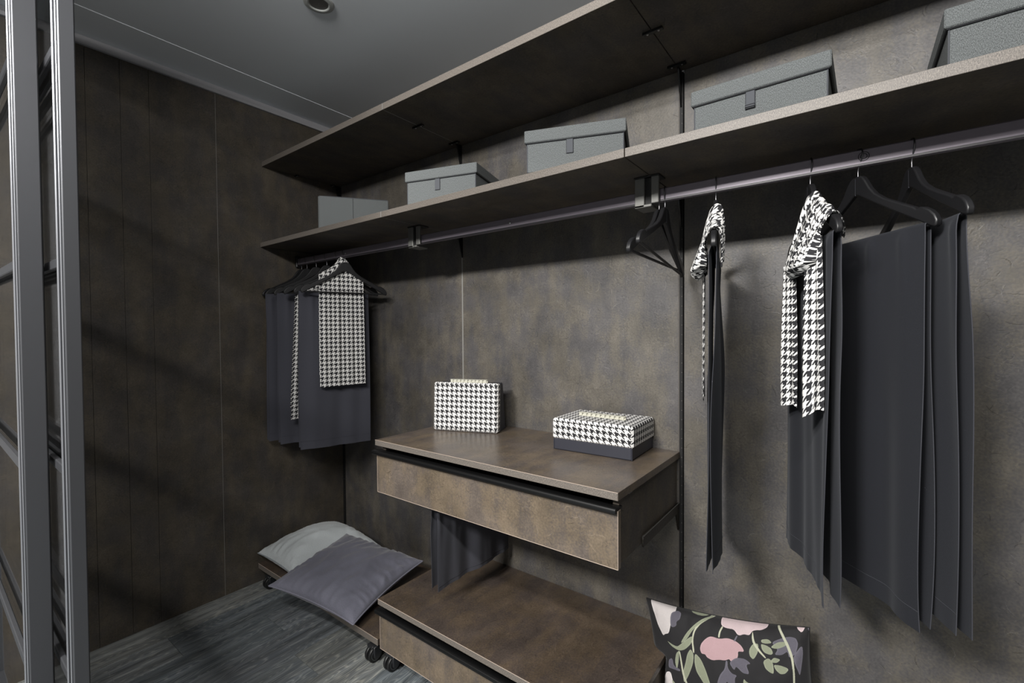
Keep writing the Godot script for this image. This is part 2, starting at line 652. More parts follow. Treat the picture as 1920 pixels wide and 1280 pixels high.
func _room():
	# floor: planks on a screed
	var fl := struct_root("floor", "grey-brown wood laminate floor of long planks with dark joints")
	part_box("screed", fl, Vector3(-2.7, -0.15, -0.12), Vector3(5.2, -0.012, 5.7), M.dark_slab)
	part_box("showroom_flooring", fl, Vector3(-2.6, -0.012, 2.25), Vector3(5.1, 0.0, 5.6), M.floor_far)
	part_box("showroom_flooring", fl, Vector3(-2.6, -0.012, 1.5), Vector3(-0.026, 0.0, 2.25), M.floor_far)
	var rng := RandomNumberGenerator.new()
	rng.seed = 12
	var ends := {0: 0.22, 1: 0.938, 2: 0.616, 3: 0.18, 4: 0.667, 5: 0.33}
	for k in 21:
		var x0 := -0.026 + 0.178 * k
		var z := 0.45
		if ends.has(k):
			z = ends[k]
		else:
			z = rng.randf_range(0.1, 1.2)
		var z0 := z - 1.28
		var n := 0
		while z0 < 2.25:
			var a: float = max(z0, 0.0)
			var b: float = min(z0 + 1.28, 2.25)
			z0 += 1.28
			if b - a < 0.03:
				continue
			var off := Vector3(rng.randf() * 3.0, 0, rng.randf() * 3.0)
			var st := mb()
			cbox(st, off, Vector3(0.1770, 0.012, b - a - 0.0012), 0.0008)
			var p := put("plank", st, M.plank[(k * 3 + n * 2) % 5], fl, Vector3(x0 + 0.089, -0.006, (a + b) / 2) - off)
			p.scale = Vector3.ONE
			n += 1
	for pm in M.plank:
		pm.uv1_scale = Vector3(1 / 0.36, 1 / 1.5, 1)
	# back wall: panels on a masonry wall, one pale joint strip
	var wb := struct_root("wall_back", "back wall of tall brown concrete-look panels behind the shelves")
	part_box("masonry", wb, Vector3(-0.14, -0.1, -0.14), Vector3(3.74, 2.72, -0.02), M.white)
	part_box("panel", wb, Vector3(0.004, 0.0, -0.02), Vector3(0.9905, 2.48, 0.0), M.wall, 0.001)
	part_box("panel", wb, Vector3(0.9975, 0.0, -0.02), Vector3(1.994, 2.48, 0.0), M.wall, 0.001)
	part_box("panel", wb, Vector3(2.012, 0.0, -0.02), Vector3(2.998, 2.48, 0.0), M.wall, 0.001)
	part_box("panel", wb, Vector3(3.002, 0.0, -0.02), Vector3(3.6, 2.48, 0.0), M.wall, 0.001)
	part_box("joint_strip", wb, Vector3(0.9907, 0.0, -0.015), Vector3(0.9972, 2.48, -0.0005), M.joint, 0.0005)
	part_box("plaster_band", wb, Vector3(-0.02, 2.481, -0.02), Vector3(3.62, 2.487, -0.006), M.white)
	# left wall: panels with narrow joints, plaster band above
	var wl := struct_root("wall_left", "brown left wall of vertical concrete-look panels, shade put into their colour")
	part_box("masonry", wl, Vector3(-0.14, -0.1, -0.02), Vector3(-0.02, 2.72, 1.52), M.white)
	var zs := [0.0, 0.657, 0.918, 1.017, 1.127, 1.5]
	for i in 5:
		part_box("panel", wl, Vector3(-0.02, 0.0, zs[i] + 0.0005), Vector3(0.0, 2.444, zs[i + 1] - 0.0005), M.wall_left, 0.0005)
	part_box("joint_strip", wl, Vector3(-0.018, 0.0, 0.6564), Vector3(0.0004, 2.444, 0.6577), M.joint, 0.0003)
	part_box("plaster_band", wl, Vector3(-0.02, 2.4445, 0.0), Vector3(-0.004, 2.486, 1.5), M.white)
	var tr := struct_root("trim_1", "narrow white cornice strip along the top of the left wall")
	part_box("lip", tr, Vector3(-0.003, 2.4445, 0.0), Vector3(0.012, 2.461, 1.5), M.trim)
	part_box("groove_bead", tr, Vector3(-0.003, 2.461, 0.0), Vector3(0.003, 2.484, 1.5), M.trim)
	# right wall, ceilings and the showroom beyond the opening
	slab("wall_right", Vector3(3.6, -0.1, 0.0), Vector3(3.72, 2.486, 1.5), M.wall)
	var cl := struct_root("ceiling", "plain matt grey-white ceiling over the closet, a slightly lower band along the left")
	part_box("slab", cl, Vector3(-0.14, 2.486, -0.14), Vector3(3.74, 2.62, 1.5), M.ceiling)
	part_box("side_band", cl, Vector3(-0.019, 2.4840, -0.005), Vector3(0.215, 2.487, 1.5), M.ceiling, 0.0012)
	slab("ceiling_showroom", Vector3(-2.6, 2.9, 1.5), Vector3(5.1, 3.02, 5.6), M.outer)
	slab("wall_front_lintel", Vector3(-0.14, 2.486, 1.5), Vector3(3.74, 3.02, 1.62), M.outer)
	slab("wall_showroom_left", Vector3(-2.72, -0.1, 1.5), Vector3(-2.6, 3.02, 5.6), M.white)
	slab("wall_showroom_right", Vector3(5.1, -0.1, 1.5), Vector3(5.22, 3.02, 5.6), M.outer)
	slab("wall_showroom_far", Vector3(-2.72, -0.1, 5.6), Vector3(5.22, 3.02, 5.72), M.outer)
	slab("wall_front_left", Vector3(-2.72, -0.1, 1.38), Vector3(-0.14, 3.02, 1.5), M.outer)
	slab("wall_front_right", Vector3(3.72, -0.1, 1.38), Vector3(5.22, 3.02, 1.5), M.outer)
	# unlit downlight in the ceiling
	var dl := thing("downlight", "small round recessed downlight, unlit, in the grey ceiling", "downlight", Vector3(0.909, 2.486, 0.651))
	var r := mb()
	lathe(r, Vector3.ZERO, Vector3.DOWN, [[0.0530, -0.001], [0.0530, 0.0015], [0.0495, 0.004], [0.038, 0.0055], [0.0345, 0.0045], [0.0325, 0.0015]], 48)
	put("ring", r, M.ring, dl)
	var ln := mb()
	lathe(ln, Vector3.ZERO, Vector3.DOWN, [[0.0345, 0.0005], [0.028, 0.0012], [0.015, 0.002], [0.0005, 0.0022]], 48)
	put("lens", ln, M.lens, dl)

# ------------------------------------------------------------------ sliding glass doors on the left
func _doors():
	_leaf("door_1", 0.02, 0.99, 1.394, 1.433, "nearer sliding door leaf with wide grey steel stile and glass bars")
	_leaf("door_2", 0.04, 1.12, 1.354, 1.381, "further sliding door leaf of grey steel right beside the dark wall")
	var tk := struct_root("trim_2", "steel track carrying the sliding glass doors")
	part_box("track", tk, Vector3(0.0, 2.462, 1.345), Vector3(3.6, 2.486, 1.445), M.steel)

func _leaf(called: String, x0: float, x1: float, z0: float, z1: float, label: String):
	var d := struct_root(called, label, "door")
	var top := 2.445
	var bot := 0.016
	d.rotation.z = deg_to_rad(-0.8)   # the leaves hang a little out of plumb
	var zm := (z0 + z1) / 2
	part_box("stile", d, Vector3(x1 - 0.052, bot, z0), Vector3(x1, top, z1), M.steel, 0.002)
	part_box("stile", d, Vector3(x0, bot, z0), Vector3(x0 + 0.052, top, z1), M.steel, 0.002)
	part_box("top_rail", d, Vector3(x0 + 0.052, top - 0.06, z0), Vector3(x1 - 0.052, top, z1), M.steel, 0.002)
	part_box("bottom_rail", d, Vector3(x0 + 0.052, bot, z0), Vector3(x1 - 0.052, bot + 0.09, z1), M.steel, 0.002)
	var ys := [0.106, 0.536, 1.005, 1.463, 1.922, 2.385]
	for i in range(1, 5):
		for s in [z0 + 0.004, z1 - 0.004]:
			part_box("glazing_bar", d, Vector3(x0 + 0.052, ys[i] - 0.011, s - 0.0055), Vector3(x1 - 0.052, ys[i] + 0.011, s + 0.0055), M.steel, 0.002)
	for i in 5:
		part_box("pane", d, Vector3(x0 + 0.05, ys[i], zm - 0.002), Vector3(x1 - 0.05, ys[i + 1], zm + 0.002), M.glass, 0.0005)
	# polished beads down the front and back of the closing stile, and the brush seal
	part_box("bead", d, Vector3(x1 - 0.016, bot, z1), Vector3(x1 - 0.008, top, z1 + 0.0025), M.steel_light, 0.001)
	part_box("bead", d, Vector3(x1 - 0.045, bot, z1), Vector3(x1 - 0.036, top, z1 + 0.004), M.steel_light, 0.0015)
	part_box("glazing_bead", d, Vector3(x1 - 0.06, bot + 0.09, zm + 0.003), Vector3(x1 - 0.0525, top - 0.06, zm + 0.010), M.steel_light, 0.001)
	part_box("brush_seal", d, Vector3(x1 - 0.03, bot, z0 - 0.004), Vector3(x1 - 0.022, top, z0), M.matt_black, 0.001)

# ------------------------------------------------------------------ shelves, uprights, brackets
func _shelving():
	var where := ["against the left wall", "in the middle between two bracket joints", "at the right end"]
	for tier in 2:
		var y0: float = [1.736, 2.154][tier]
		var th: float = [0.0225, 0.025][tier]
		var dp: float = [0.46, 0.446][tier]
		for k in 3:
			var x0 := float(k) + 0.0015
			var x1 := float(k) + 0.9985
			if k == 2:
				x1 = 3.0
			var lab: String = ["lower brown shelf board with fabric boxes ", "upper brown shelf board under the ceiling "][tier] + where[k]
			var t := thing("shelf_board", lab, "shelf", Vector3(k, y0, 0), ["lower shelf boards", "upper shelf boards"][tier])
			part_box("board", t, Vector3(x0 - k, 0, 0.002), Vector3(x1 - k, th, dp - 0.0015), M.board, 0.0008)
			part_box("edge_band", t, Vector3(x0 - k, 0, dp - 0.0015), Vector3(x1 - k, th, dp), M.edge_lam_lit, 0.0006)
			if k == 0:
				part_box("end_strip", t, Vector3(x1 - k, 0.0005, 0.02), Vector3(x1 - k + 0.0022, th, dp + 0.0006), M.joint, 0.0003)
		for k in 4:
			_bracket(tier, k, y0)
	for k in 2:
		var x: float = [0.012, 2.003][k]
		var u := thing("wall_upright", ["black steel upright in the corner between the left and back walls", "black slotted steel upright on the back wall at the right end of the drawers"][k], "upright", Vector3(x, 0.0, 0), "slotted wall uprights")
		var w: float = [0.022, 0.0125][k]
		part_box("channel", u, Vector3(-w / 2, 0.02, -0.012), Vector3(w / 2, 2.15, 0.0035), M.matt_black, 0.001)
		part_box("side_strip", u, Vector3(-w / 2 - 0.0022, 0.02, -0.012), Vector3(-w / 2, 2.15, 0.001), M.edge_dim, 0.0005)
		var slots := mb()
		for j in 66:
			cbox(slots, Vector3(0.0025, 0.06 + j * 0.032, 0.0036), Vector3(0.0014, 0.0022, 0.0008), 0.0003)
		var sl := put("slot_edges", slots, M.edge_dim, u)
		sl.set_meta("kind", "stuff")

func _bracket(tier: int, k: int, y0: float):
	var lab: String = ["black bracket under the lower shelf ", "black bracket under the upper shelf "][tier] + ["in the corner by the left wall", "at its left-hand joint, over the pale wall joint", "at its right-hand joint, on the slotted upright", "at its far right end"][k]
	var x: float = [0.014, 1.0, 2.003, 3.004][k]
	var b := thing("shelf_bracket", lab, "bracket", Vector3(x, y0, 0), "shelf brackets")
	var g := mb()
	var drop: float = [0.10, 0.12][tier]
	extrude(g, PackedVector2Array([Vector2(0.002, -0.001), Vector2(0.042, -0.001), Vector2(0.034, -0.012), Vector2(0.006, -drop), Vector2(0.002, -drop)]), 0.005, 0.0008, Transform3D(Basis(Vector3.BACK, Vector3.UP, Vector3.LEFT), Vector3.ZERO))
	put("gusset", g, M.black, b)
	var plates := [0.05]
	if tier == 1:
		plates = [0.05, 0.265]
	for z in plates:
		var wd: float = 0.022 if (k == 0) else 0.058
		var p := mb()
		cbox(p, Vector3(0, -0.003, z), Vector3(wd, 0.005, 0.016), 0.0012)
		cbox(p, Vector3(0, -0.0042, z + 0.007), Vector3(wd, 0.008, 0.002), 0.0006)
		put("plate", p, M.black, b)
		for s in [-1.0, 1.0]:
			var sc := mb()
			lathe(sc, Vector3(s * wd * 0.28, -0.0054, z - 0.001), Vector3.DOWN, [[0.0032, 0.0], [0.0028, 0.0012], [0.0004, 0.0016]], 14)
			put("screw", sc, M.screw, b)

# ------------------------------------------------------------------ clothes rail
func _rail():
	var t := thing("clothes_rail", "long grey aluminium clothes rail under the lower shelf", "rail", Vector3(0, RAIL_TOP, RAIL_Z))
	part_box("tube", t, Vector3(0.018, -0.0345, -0.0075), Vector3(3.548, 0.0035, 0.0075), M.alu, 0.003)
	part_box("lip", t, Vector3(0.018, -0.034, 0.0070), Vector3(3.548, -0.0285, 0.0083), M.alu_dark, 0.0005)
	var e := mb()
	cbox(e, Vector3(0.0105, -0.012, 0), Vector3(0.017, 0.062, 0.026), 0.003)
	cbox(e, Vector3(0.016, 0.012, 0.011), Vector3(0.02, 0.014, 0.008), 0.002)
	put("end_bracket", e, M.clip_dark, t)
	for x in [0.472, 1.485]:
		var s := mb()
		lathe(s, Vector3(x, -0.015, 0.0072), Vector3.BACK, [[0.0052, 0.0], [0.0048, 0.0018], [0.0025, 0.003], [0.0003, 0.0033]], 18)
		put("stud", s, M.screw, t)
	var c := mb()
	for r in [0.0105, 0.0065]:
		lathe(c, Vector3(2.490, -0.0135, 0.0076), Vector3.BACK, [[r, -0.0005], [r, 0.0006], [r - 0.0012, 0.0006], [r - 0.0012, -0.0005]], 28)
	put("screw_cap", c, M.matt_black, t)
	for k in 2:
		var x: float = [0.988, 1.992][k]
		var q := thing("rail_clip", ["grey rail clip hanging the rail under the lower shelf near its left joint", "grey rail clip hanging the rail under the lower shelf just left of the empty hangers"][k], "clip", Vector3(x, RAIL_TOP, RAIL_Z), "rail clips")
		var y1 := 0.0425
		part_box("cheek", q, Vector3(-0.036, -0.046, 0.012), Vector3(-0.007, y1 - 0.004, 0.021), M.clip, 0.0015)
		part_box("cheek", q, Vector3(0.013, -0.038, 0.012), Vector3(0.035, y1 - 0.004, 0.021), M.clip, 0.0015)
		part_box("insert", q, Vector3(-0.007, -0.044, 0.0105), Vector3(0.013, y1 - 0.004, 0.014), M.matt_black, 0.001)
		part_box("cradle", q, Vector3(-0.036, -0.0465, -0.045), Vector3(0.014, -0.0385, 0.021), M.clip, 0.0015)
		part_box("head_plate", q, Vector3(-0.038, y1 - 0.004, -0.03), Vector3(0.037, y1, 0.023), M.black, 0.001)

# ------------------------------------------------------------------ fabric boxes on the lower shelf
func _boxes():
	var y := 1.7587
	_lid_box(Vector3(1.1357, y, 0.454), Vector2(0.293, 0.235), 16.3, "lidded grey fabric box, the left one of the two turned a little on the shelf", 0.0)
	_lid_box(Vector3(1.690, y, 0.468), Vector2(0.293, 0.235), 20.3, "lidded grey fabric box above the drawers, the right one of the two turned a little", 0.0)
	_lid_box(Vector3(2.146, y, 0.393), Vector2(0.289, 0.235), -0.5, "lidded grey fabric box with a stitched loop, standing square above the end-on scarf", 1.0)
	_lid_box(Vector3(2.607, y, 0.412), Vector2(0.289, 0.235), 1.0, "grey fabric storage box farthest right on the shelf, cut off by the photo", 0.0)
	# the low box without a lid at the left end
	var t := thing("fabric_bin", "grey fabric bin with a seam, lid missing, leftmost on the lower shelf", "bin", Vector3(0.535, y, 0.45), "fabric boxes on the lower shelf")
	t.rotation.y = atan2(0.25, 0.18)
	var o := PackedVector2Array()
	var w := 0.308
	var d := 0.19
	var r := 0.016
	for q in [[w - 0.004, 0.0, 0.004], [w - 0.004, -d, 0.004], [0.0, -d, r], [0.0, 0.0, r]]:
		pass
	for cnr in [[w - 0.005, -0.005, 0.005, 0.0], [w - 0.005, -d + 0.005, 0.005, -90.0], [r, -d + r, r, 180.0], [r, -r, r, 90.0]]:
		for j in 6:
			var a := deg_to_rad(cnr[3] + (90.0 - 18.0 * j if cnr[3] != 0.0 else 90.0 - 18.0 * j))
			o.append(Vector2(cnr[0] + cnr[2] * cos(a), cnr[1] + cnr[2] * sin(a)))
	var hull := Geometry2D.convex_hull(o)
	hull.remove_at(hull.size() - 1)
	var fr := Transform3D(Basis(Vector3.RIGHT, Vector3.BACK, Vector3.DOWN), Vector3(0, 0.0745, 0))
	var st := mb()
	extrude(st, hull, 0.148, 0.003, fr)
	put("body", st, M.box, t)
	part_box("seam", t, Vector3(0.1495, 0.002, -0.001), Vector3(0.1515, 0.146, 0.0006), M.box_seam, 0.0003)
	var pip := mb()
	tube(pip, [Vector3(r * 0.4, 0.1475, -0.003), Vector3(0.06, 0.148, -0.0005), Vector3(w - 0.004, 0.148, -0.0005)], 0.0016, 8)
	put("piping", pip, M.box_trim, t)

func _lid_box(at: Vector3, wd: Vector2, ang: float, label: String, loop: float):
	var t := thing("storage_box", label, "box", at, "fabric boxes on the lower shelf")
	t.rotation.y = deg_to_rad(ang)
	var w := wd.x
	var d := wd.y
	var b := mb()
	cbox(b, Vector3(w / 2, 0.0445, -d / 2 - 0.001), Vector3(w - 0.013, 0.088, d - 0.012), 0.0025)
	put("body", b, M.box, t)
	for s in [0.0075, w - 0.0075]:
		var c := mb()
		cbox(c, Vector3(s, 0.043, -0.0072), Vector3(0.003, 0.084, 0.003), 0.0012)
		put("corner_piping", c, M.box_trim, t)
	var l := mb()
	cbox(l, Vector3(w / 2, 0.1045, -d / 2), Vector3(w, 0.036, d), 0.0022)
	put("lid", l, M.box, t)
	# dark strip standing in for the shadow gap under the lid
	part_box("lid_shadow_gap", t, Vector3(0.0035, 0.0845, -d + 0.004), Vector3(w - 0.0035, 0.0885, -0.0035), M.box_seam, 0.0005)
	var tb := mb()
	var tx := w * 0.46
	part_box("tab_backing", t, Vector3(tx - 0.0108, 0.0442, -0.0072), Vector3(tx + 0.0108, 0.087, -0.0062), M.box_seam, 0.0003)
	cbox(tb, Vector3(tx, 0.0655, -0.0052), Vector3(0.019, 0.04, 0.0028), 0.001)
	if loop > 0.0:
		cbox(tb, Vector3(tx, 0.052, -0.003), Vector3(0.021, 0.012, 0.006), 0.002)
	put("tab", tb, M.box_trim, t)
	if loop > 0.0:
		var st := mb()
		for yy in [0.0530, 0.0485]:
			cbox(st, Vector3(tx, yy, -0.0002), Vector3(0.0205, 0.0018, 0.0018), 0.0005)
		put("stitching", st, M.box_seam, t)

# ------------------------------------------------------------------ drawer units and the low bench
func _caster(parent: Node, at: Vector3):
	# twin-disc caster rolling along z, axle along x
	var w := mb()
	for s in [-0.010, 0.010]:
		lathe(w, Vector3(s, 0.031, 0) + at, Vector3.RIGHT, [[0.0005, -0.0075], [0.024, -0.0075], [0.029, -0.006], [0.0308, -0.003], [0.0308, 0.003], [0.029, 0.006], [0.024, 0.0075], [0.0005, 0.0075]], 40)
	var wo := put("caster", w, M.rubber, parent)
	var r := mb()
	for s in [-0.010, 0.010]:
		lathe(r, Vector3(s, 0.031, 0) + at, Vector3.RIGHT, [[0.0215, 0.0072], [0.0215, 0.0082], [0.0192, 0.0082], [0.0192, 0.0072]], 40)
	put("ring", r, M.hub_rim, wo)
	var h := mb()
	var o := PackedVector2Array()
	for j in 13:
		var a := PI + PI * j / 12.0
		o.append(Vector2(0.014 * cos(a), 0.014 * sin(a)))
	o.append(Vector2(0.014, 0.036))
	o.append(Vector2(-0.014, 0.036))
	extrude(h, o, 0.011, 0.003, Transform3D(Basis(Vector3.BACK, Vector3(0, cos(0.5), -sin(0.5)).rotated(Vector3.RIGHT, 0.5), Vector3.LEFT), Vector3(0.0215, 0.031, 0) + at))
	put("hub", h, M.hub, wo)
	var s2 := mb()
	cbox(s2, Vector3(0, 0.063, 0) + at, Vector3(0.036, 0.012, 0.034), 0.002)
	put("mount", s2, M.hub, wo)

func _unit(t: Node3D, w: float, dp: float, ytop: float, th: float, ybot: float, tm: Material):
	# in the thing's own axes: x from 0 to w, z from the wall to dp
	part_box("top_board", t, Vector3(0, ytop - th, 0.002), Vector3(w, ytop, dp), tm, 0.0007)
	var eb = M.edge_lam_lit
	part_box("edge_band", t, Vector3(0.0005, ytop - th + 0.0005, dp), Vector3(w - 0.0005, ytop - 0.0005, dp + 0.0012), eb, 0.0005)
	part_box("edge_line", t, Vector3(0, ytop - 0.0012, dp), Vector3(w, ytop, dp + 0.0016), M.edge, 0.0004)
	# carcass: two sides, bottom, back, so the drawer box is hollow behind the gap
	var c := mb()
	cbox(c, Vector3(0.02, (ybot + ytop - th) / 2, (dp - 0.024) / 2), Vector3(0.018, ytop - th - ybot, dp - 0.03), 0.001)
	cbox(c, Vector3(w - 0.0185, (ybot + ytop - th) / 2, (dp - 0.024) / 2), Vector3(0.018, ytop - th - ybot, dp - 0.03), 0.001)
	cbox(c, Vector3(w / 2, ybot + 0.009, (dp - 0.024) / 2), Vector3(w - 0.06, 0.016, dp - 0.034), 0.001)
	cbox(c, Vector3(w / 2, (ybot + ytop - th) / 2, 0.012), Vector3(w - 0.06, ytop - th - ybot - 0.004, 0.016), 0.001)
	put("carcass", c, M.board, t)
	var yf := ytop - th - 0.026
	var d := mb()
	cbox(d, Vector3(w / 2 + 0.005, (ybot + yf) / 2, dp - 0.0085), Vector3(w - 0.010, yf - ybot, 0.017), 0.0008)
	var df := put("drawer_front", d, M.drawer, t)
	var ln := mb()
	for s in [0.0108, w - 0.0008]:
		cbox(ln, Vector3(s, (ybot + yf) / 2, dp + 0.0001), Vector3(0.0014, yf - ybot, 0.001), 0.0003)
	cbox(ln, Vector3(w / 2 + 0.005, ybot + 0.0007, dp + 0.0001), Vector3(w - 0.010, 0.0014, 0.001), 0.0003)
	put("edge_line", ln, M.edge, df)
	# handle profile: an angled black strip along the top of the drawer front
	var hp := PackedVector2Array([Vector2(dp - 0.03, yf + 0.001), Vector2(dp - 0.001, yf + 0.001), Vector2(dp + 0.0025, yf - 0.006), Vector2(dp + 0.0115, yf - 0.006), Vector2(dp + 0.014, yf - 0.002), Vector2(dp + 0.0135, yf + 0.0065), Vector2(dp + 0.011, yf + 0.009), Vector2(dp - 0.03, yf + 0.006)])
	var h := mb()
	extrude(h, hp, w + 0.004, 0.0008, Transform3D(Basis(Vector3.BACK, Vector3.UP, Vector3.LEFT), Vector3(w / 2 - 0.004, 0, 0)))
	put("handle_strip", h, M.black, df)
	# pale line between drawer front and carcass on the right side
	part_box("side_line", t, Vector3(w - 0.0095, ybot, dp - 0.0285), Vector3(w - 0.0085, yf, dp - 0.0255), M.steel_light, 0.0004)

func _drawers():
	var t := thing("wall_cabinet", "brown concrete-look drawer unit hung on the back wall, two houndstooth cases on top", "drawer unit", Vector3(1.0, 0, 0))
	_unit(t, 0.999, 0.5, 0.8785, 0.0215, 0.679, M.top)
	var br := mb()
	var pl := PackedVector2Array([Vector2(0.004, 0.703), Vector2(0.325, 0.703), Vector2(0.325, 0.672), Vector2(0.03, 0.672), Vector2(0.006, 0.61), Vector2(0.004, 0.61)])
	extrude(br, pl, 0.006, 0.001, Transform3D(Basis(Vector3.BACK, Vector3.UP, Vector3.LEFT), Vector3(0.9945, 0, 0)))
	put("side_bracket", br, M.black_lam, t)
	var be := mb()
	cbox(be, Vector3(0.9975, 0.7035, 0.165), Vector3(0.003, 0.0012, 0.32), 0.0004)
	put("bracket_edge", be, M.clip, t)
	var hk := mb()
	cbox(hk, Vector3(0.996, 0.8555, 0.415), Vector3(0.004, 0.002, 0.02), 0.0006)
	put("pin", hk, M.steel_light, t)
	# cloth under it, over a rod fixed below the drawer
	var rd := mb()
	tube(rd, [Vector3(0.272, 0.664, 0.03), Vector3(0.272, 0.664, 0.47)], 0.006, 12)
	put("trouser_rod", rd, M.matt_black, t)
	for zz in [0.03, 0.462]:
		part_box("rod_holder", t, Vector3(0.266, 0.668, zz - 0.006), Vector3(0.278, 0.680, zz + 0.006), M.matt_black, 0.001)
	_cloth(Transform3D(Basis(Vector3.RIGHT, Vector3.UP, Vector3.BACK), Vector3(1.272, 0, 0.0)), 0.035, 0.452, 0.6715, 0.362, 0.358, 0.0125, 0.0125, 3, "dark charcoal cloth hanging below the wall-hung drawer, over the lower drawer", "charcoal cloths on hangers", false, 0.007)
	# lower unit on casters
	var u := thing("rolling_cabinet", "low brown drawer unit on black casters below the wall-hung drawer", "drawer unit", Vector3(1.003, 0, 0.0))
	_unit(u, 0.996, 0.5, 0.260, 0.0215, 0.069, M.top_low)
	for p in [Vector3(0.062, 0, 0.485), Vector3(0.062, 0, 0.06), Vector3(0.93, 0, 0.06), Vector3(0.93, 0, 0.47)]:
		_caster(u, p)
	# low bench left of it
	var b := thing("rolling_bench", "low brown board on black casters along the left wall, two velvet cushions on it", "bench", Vector3(0.004, 0, 0))
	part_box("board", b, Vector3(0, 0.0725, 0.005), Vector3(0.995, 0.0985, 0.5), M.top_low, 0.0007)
	part_box("edge_band", b, Vector3(0, 0.073, 0.5), Vector3(0.995, 0.098, 0.5012), M.edge_lam_lit, 0.0005)
	part_box("edge_line", b, Vector3(0, 0.0972, 0.5), Vector3(0.995, 0.0986, 0.5016), M.edge, 0.0004)
	for p in [Vector3(0.105, 0, 0.492), Vector3(0.105, 0, 0.06), Vector3(0.93, 0, 0.06), Vector3(0.962, 0, 0.497)]:
		_caster(b, p)

# ------------------------------------------------------------------ houndstooth cases
func _ribbon(st: SurfaceTool, L: float, h: float, th: float):
	# a pleated strip: zigzag wall between two thin flanges, along x
	var n := 10
	for i in n:
		var x := -L / 2 + L * (i + 0.5) / n
		cbox(st, Vector3(x - L / n * 0.12, h / 2, th * 0.25), Vector3(L / n * 0.66, h - 0.002, th * 0.4), 0.0012)
	cbox(st, Vector3(0, h / 2, -th * 0.15), Vector3(L, h - 0.002, th * 0.3), 0.0005)
	cbox(st, Vector3(0, 0.0009, 0), Vector3(L, 0.0018, th), 0.0004)
	cbox(st, Vector3(0, h - 0.0009, 0), Vector3(L, 0.0018, th * 1.1), 0.0004)

func _cases():
	# flat one: lid over dark base
	var t := thing("houndstooth_case", "black and white houndstooth case lying flat on the wall-hung drawer, dark base", "case", Vector3(1.770, 0.8785, 0.114))
	t.rotation.y = deg_to_rad(2.5)
	var b := mb()
	cbox(b, Vector3(0, 0.029, 0), Vector3(0.283, 0.058, 0.205), 0.004)
	put("base", b, M.case_side, t)
	for s in [-1.0, 1.0]:
		var pp := mb()
		tube(pp, [Vector3(s * 0.1405, 0.001, 0.1015), Vector3(s * 0.1405, 0.04, 0.1015)], 0.0016, 8)
		put("piping", pp, M.case_side, t)
	var l := mb()
	cbox(l, Vector3(0, 0.074, 0), Vector3(0.291, 0.072, 0.213), 0.007)
	put("lid", l, M.hound, t)
	var h := mb()
	_ribbon(h, 0.175, 0.012, 0.012)
	var ho := put("handle", h, M.ribbon, t, Vector3(0.0, 0.1105, 0.012))
	ho.rotation.y = deg_to_rad(-2)
	# standing one
	var u := thing("houndstooth_case", "black and white houndstooth case standing upright on the left end of the wall-hung drawer", "case", Vector3(1.1905, 0.8785, 0.198))
	u.rotation.y = deg_to_rad(20.2)
	var lean := Basis(Vector3.RIGHT, deg_to_rad(-3.0))
	var bb := mb()
	var o := PackedVector2Array([Vector2(-0.115, 0.0), Vector2(-0.028, 0.0), Vector2(-0.028, 0.197), Vector2(-0.075, 0.199), Vector2(-0.082, 0.19)])
	extrude(bb, o, 0.272, 0.002, Transform3D(Basis(Vector3.BACK, Vector3.UP, Vector3.LEFT), Vector3(0.001, 0, 0)))
	put("base", bb, M.case_side, u)
	var ll := mb()
	cbox(ll, Vector3(0, 0.1015, -0.015), Vector3(0.284, 0.199, 0.034), 0.006, lean)
	put("lid", ll, M.hound, u)
	var h2 := mb()
	_ribbon(h2, 0.165, 0.014, 0.010)
	put("handle", h2, M.ribbon, u, Vector3(0.004, 0.199, -0.034))

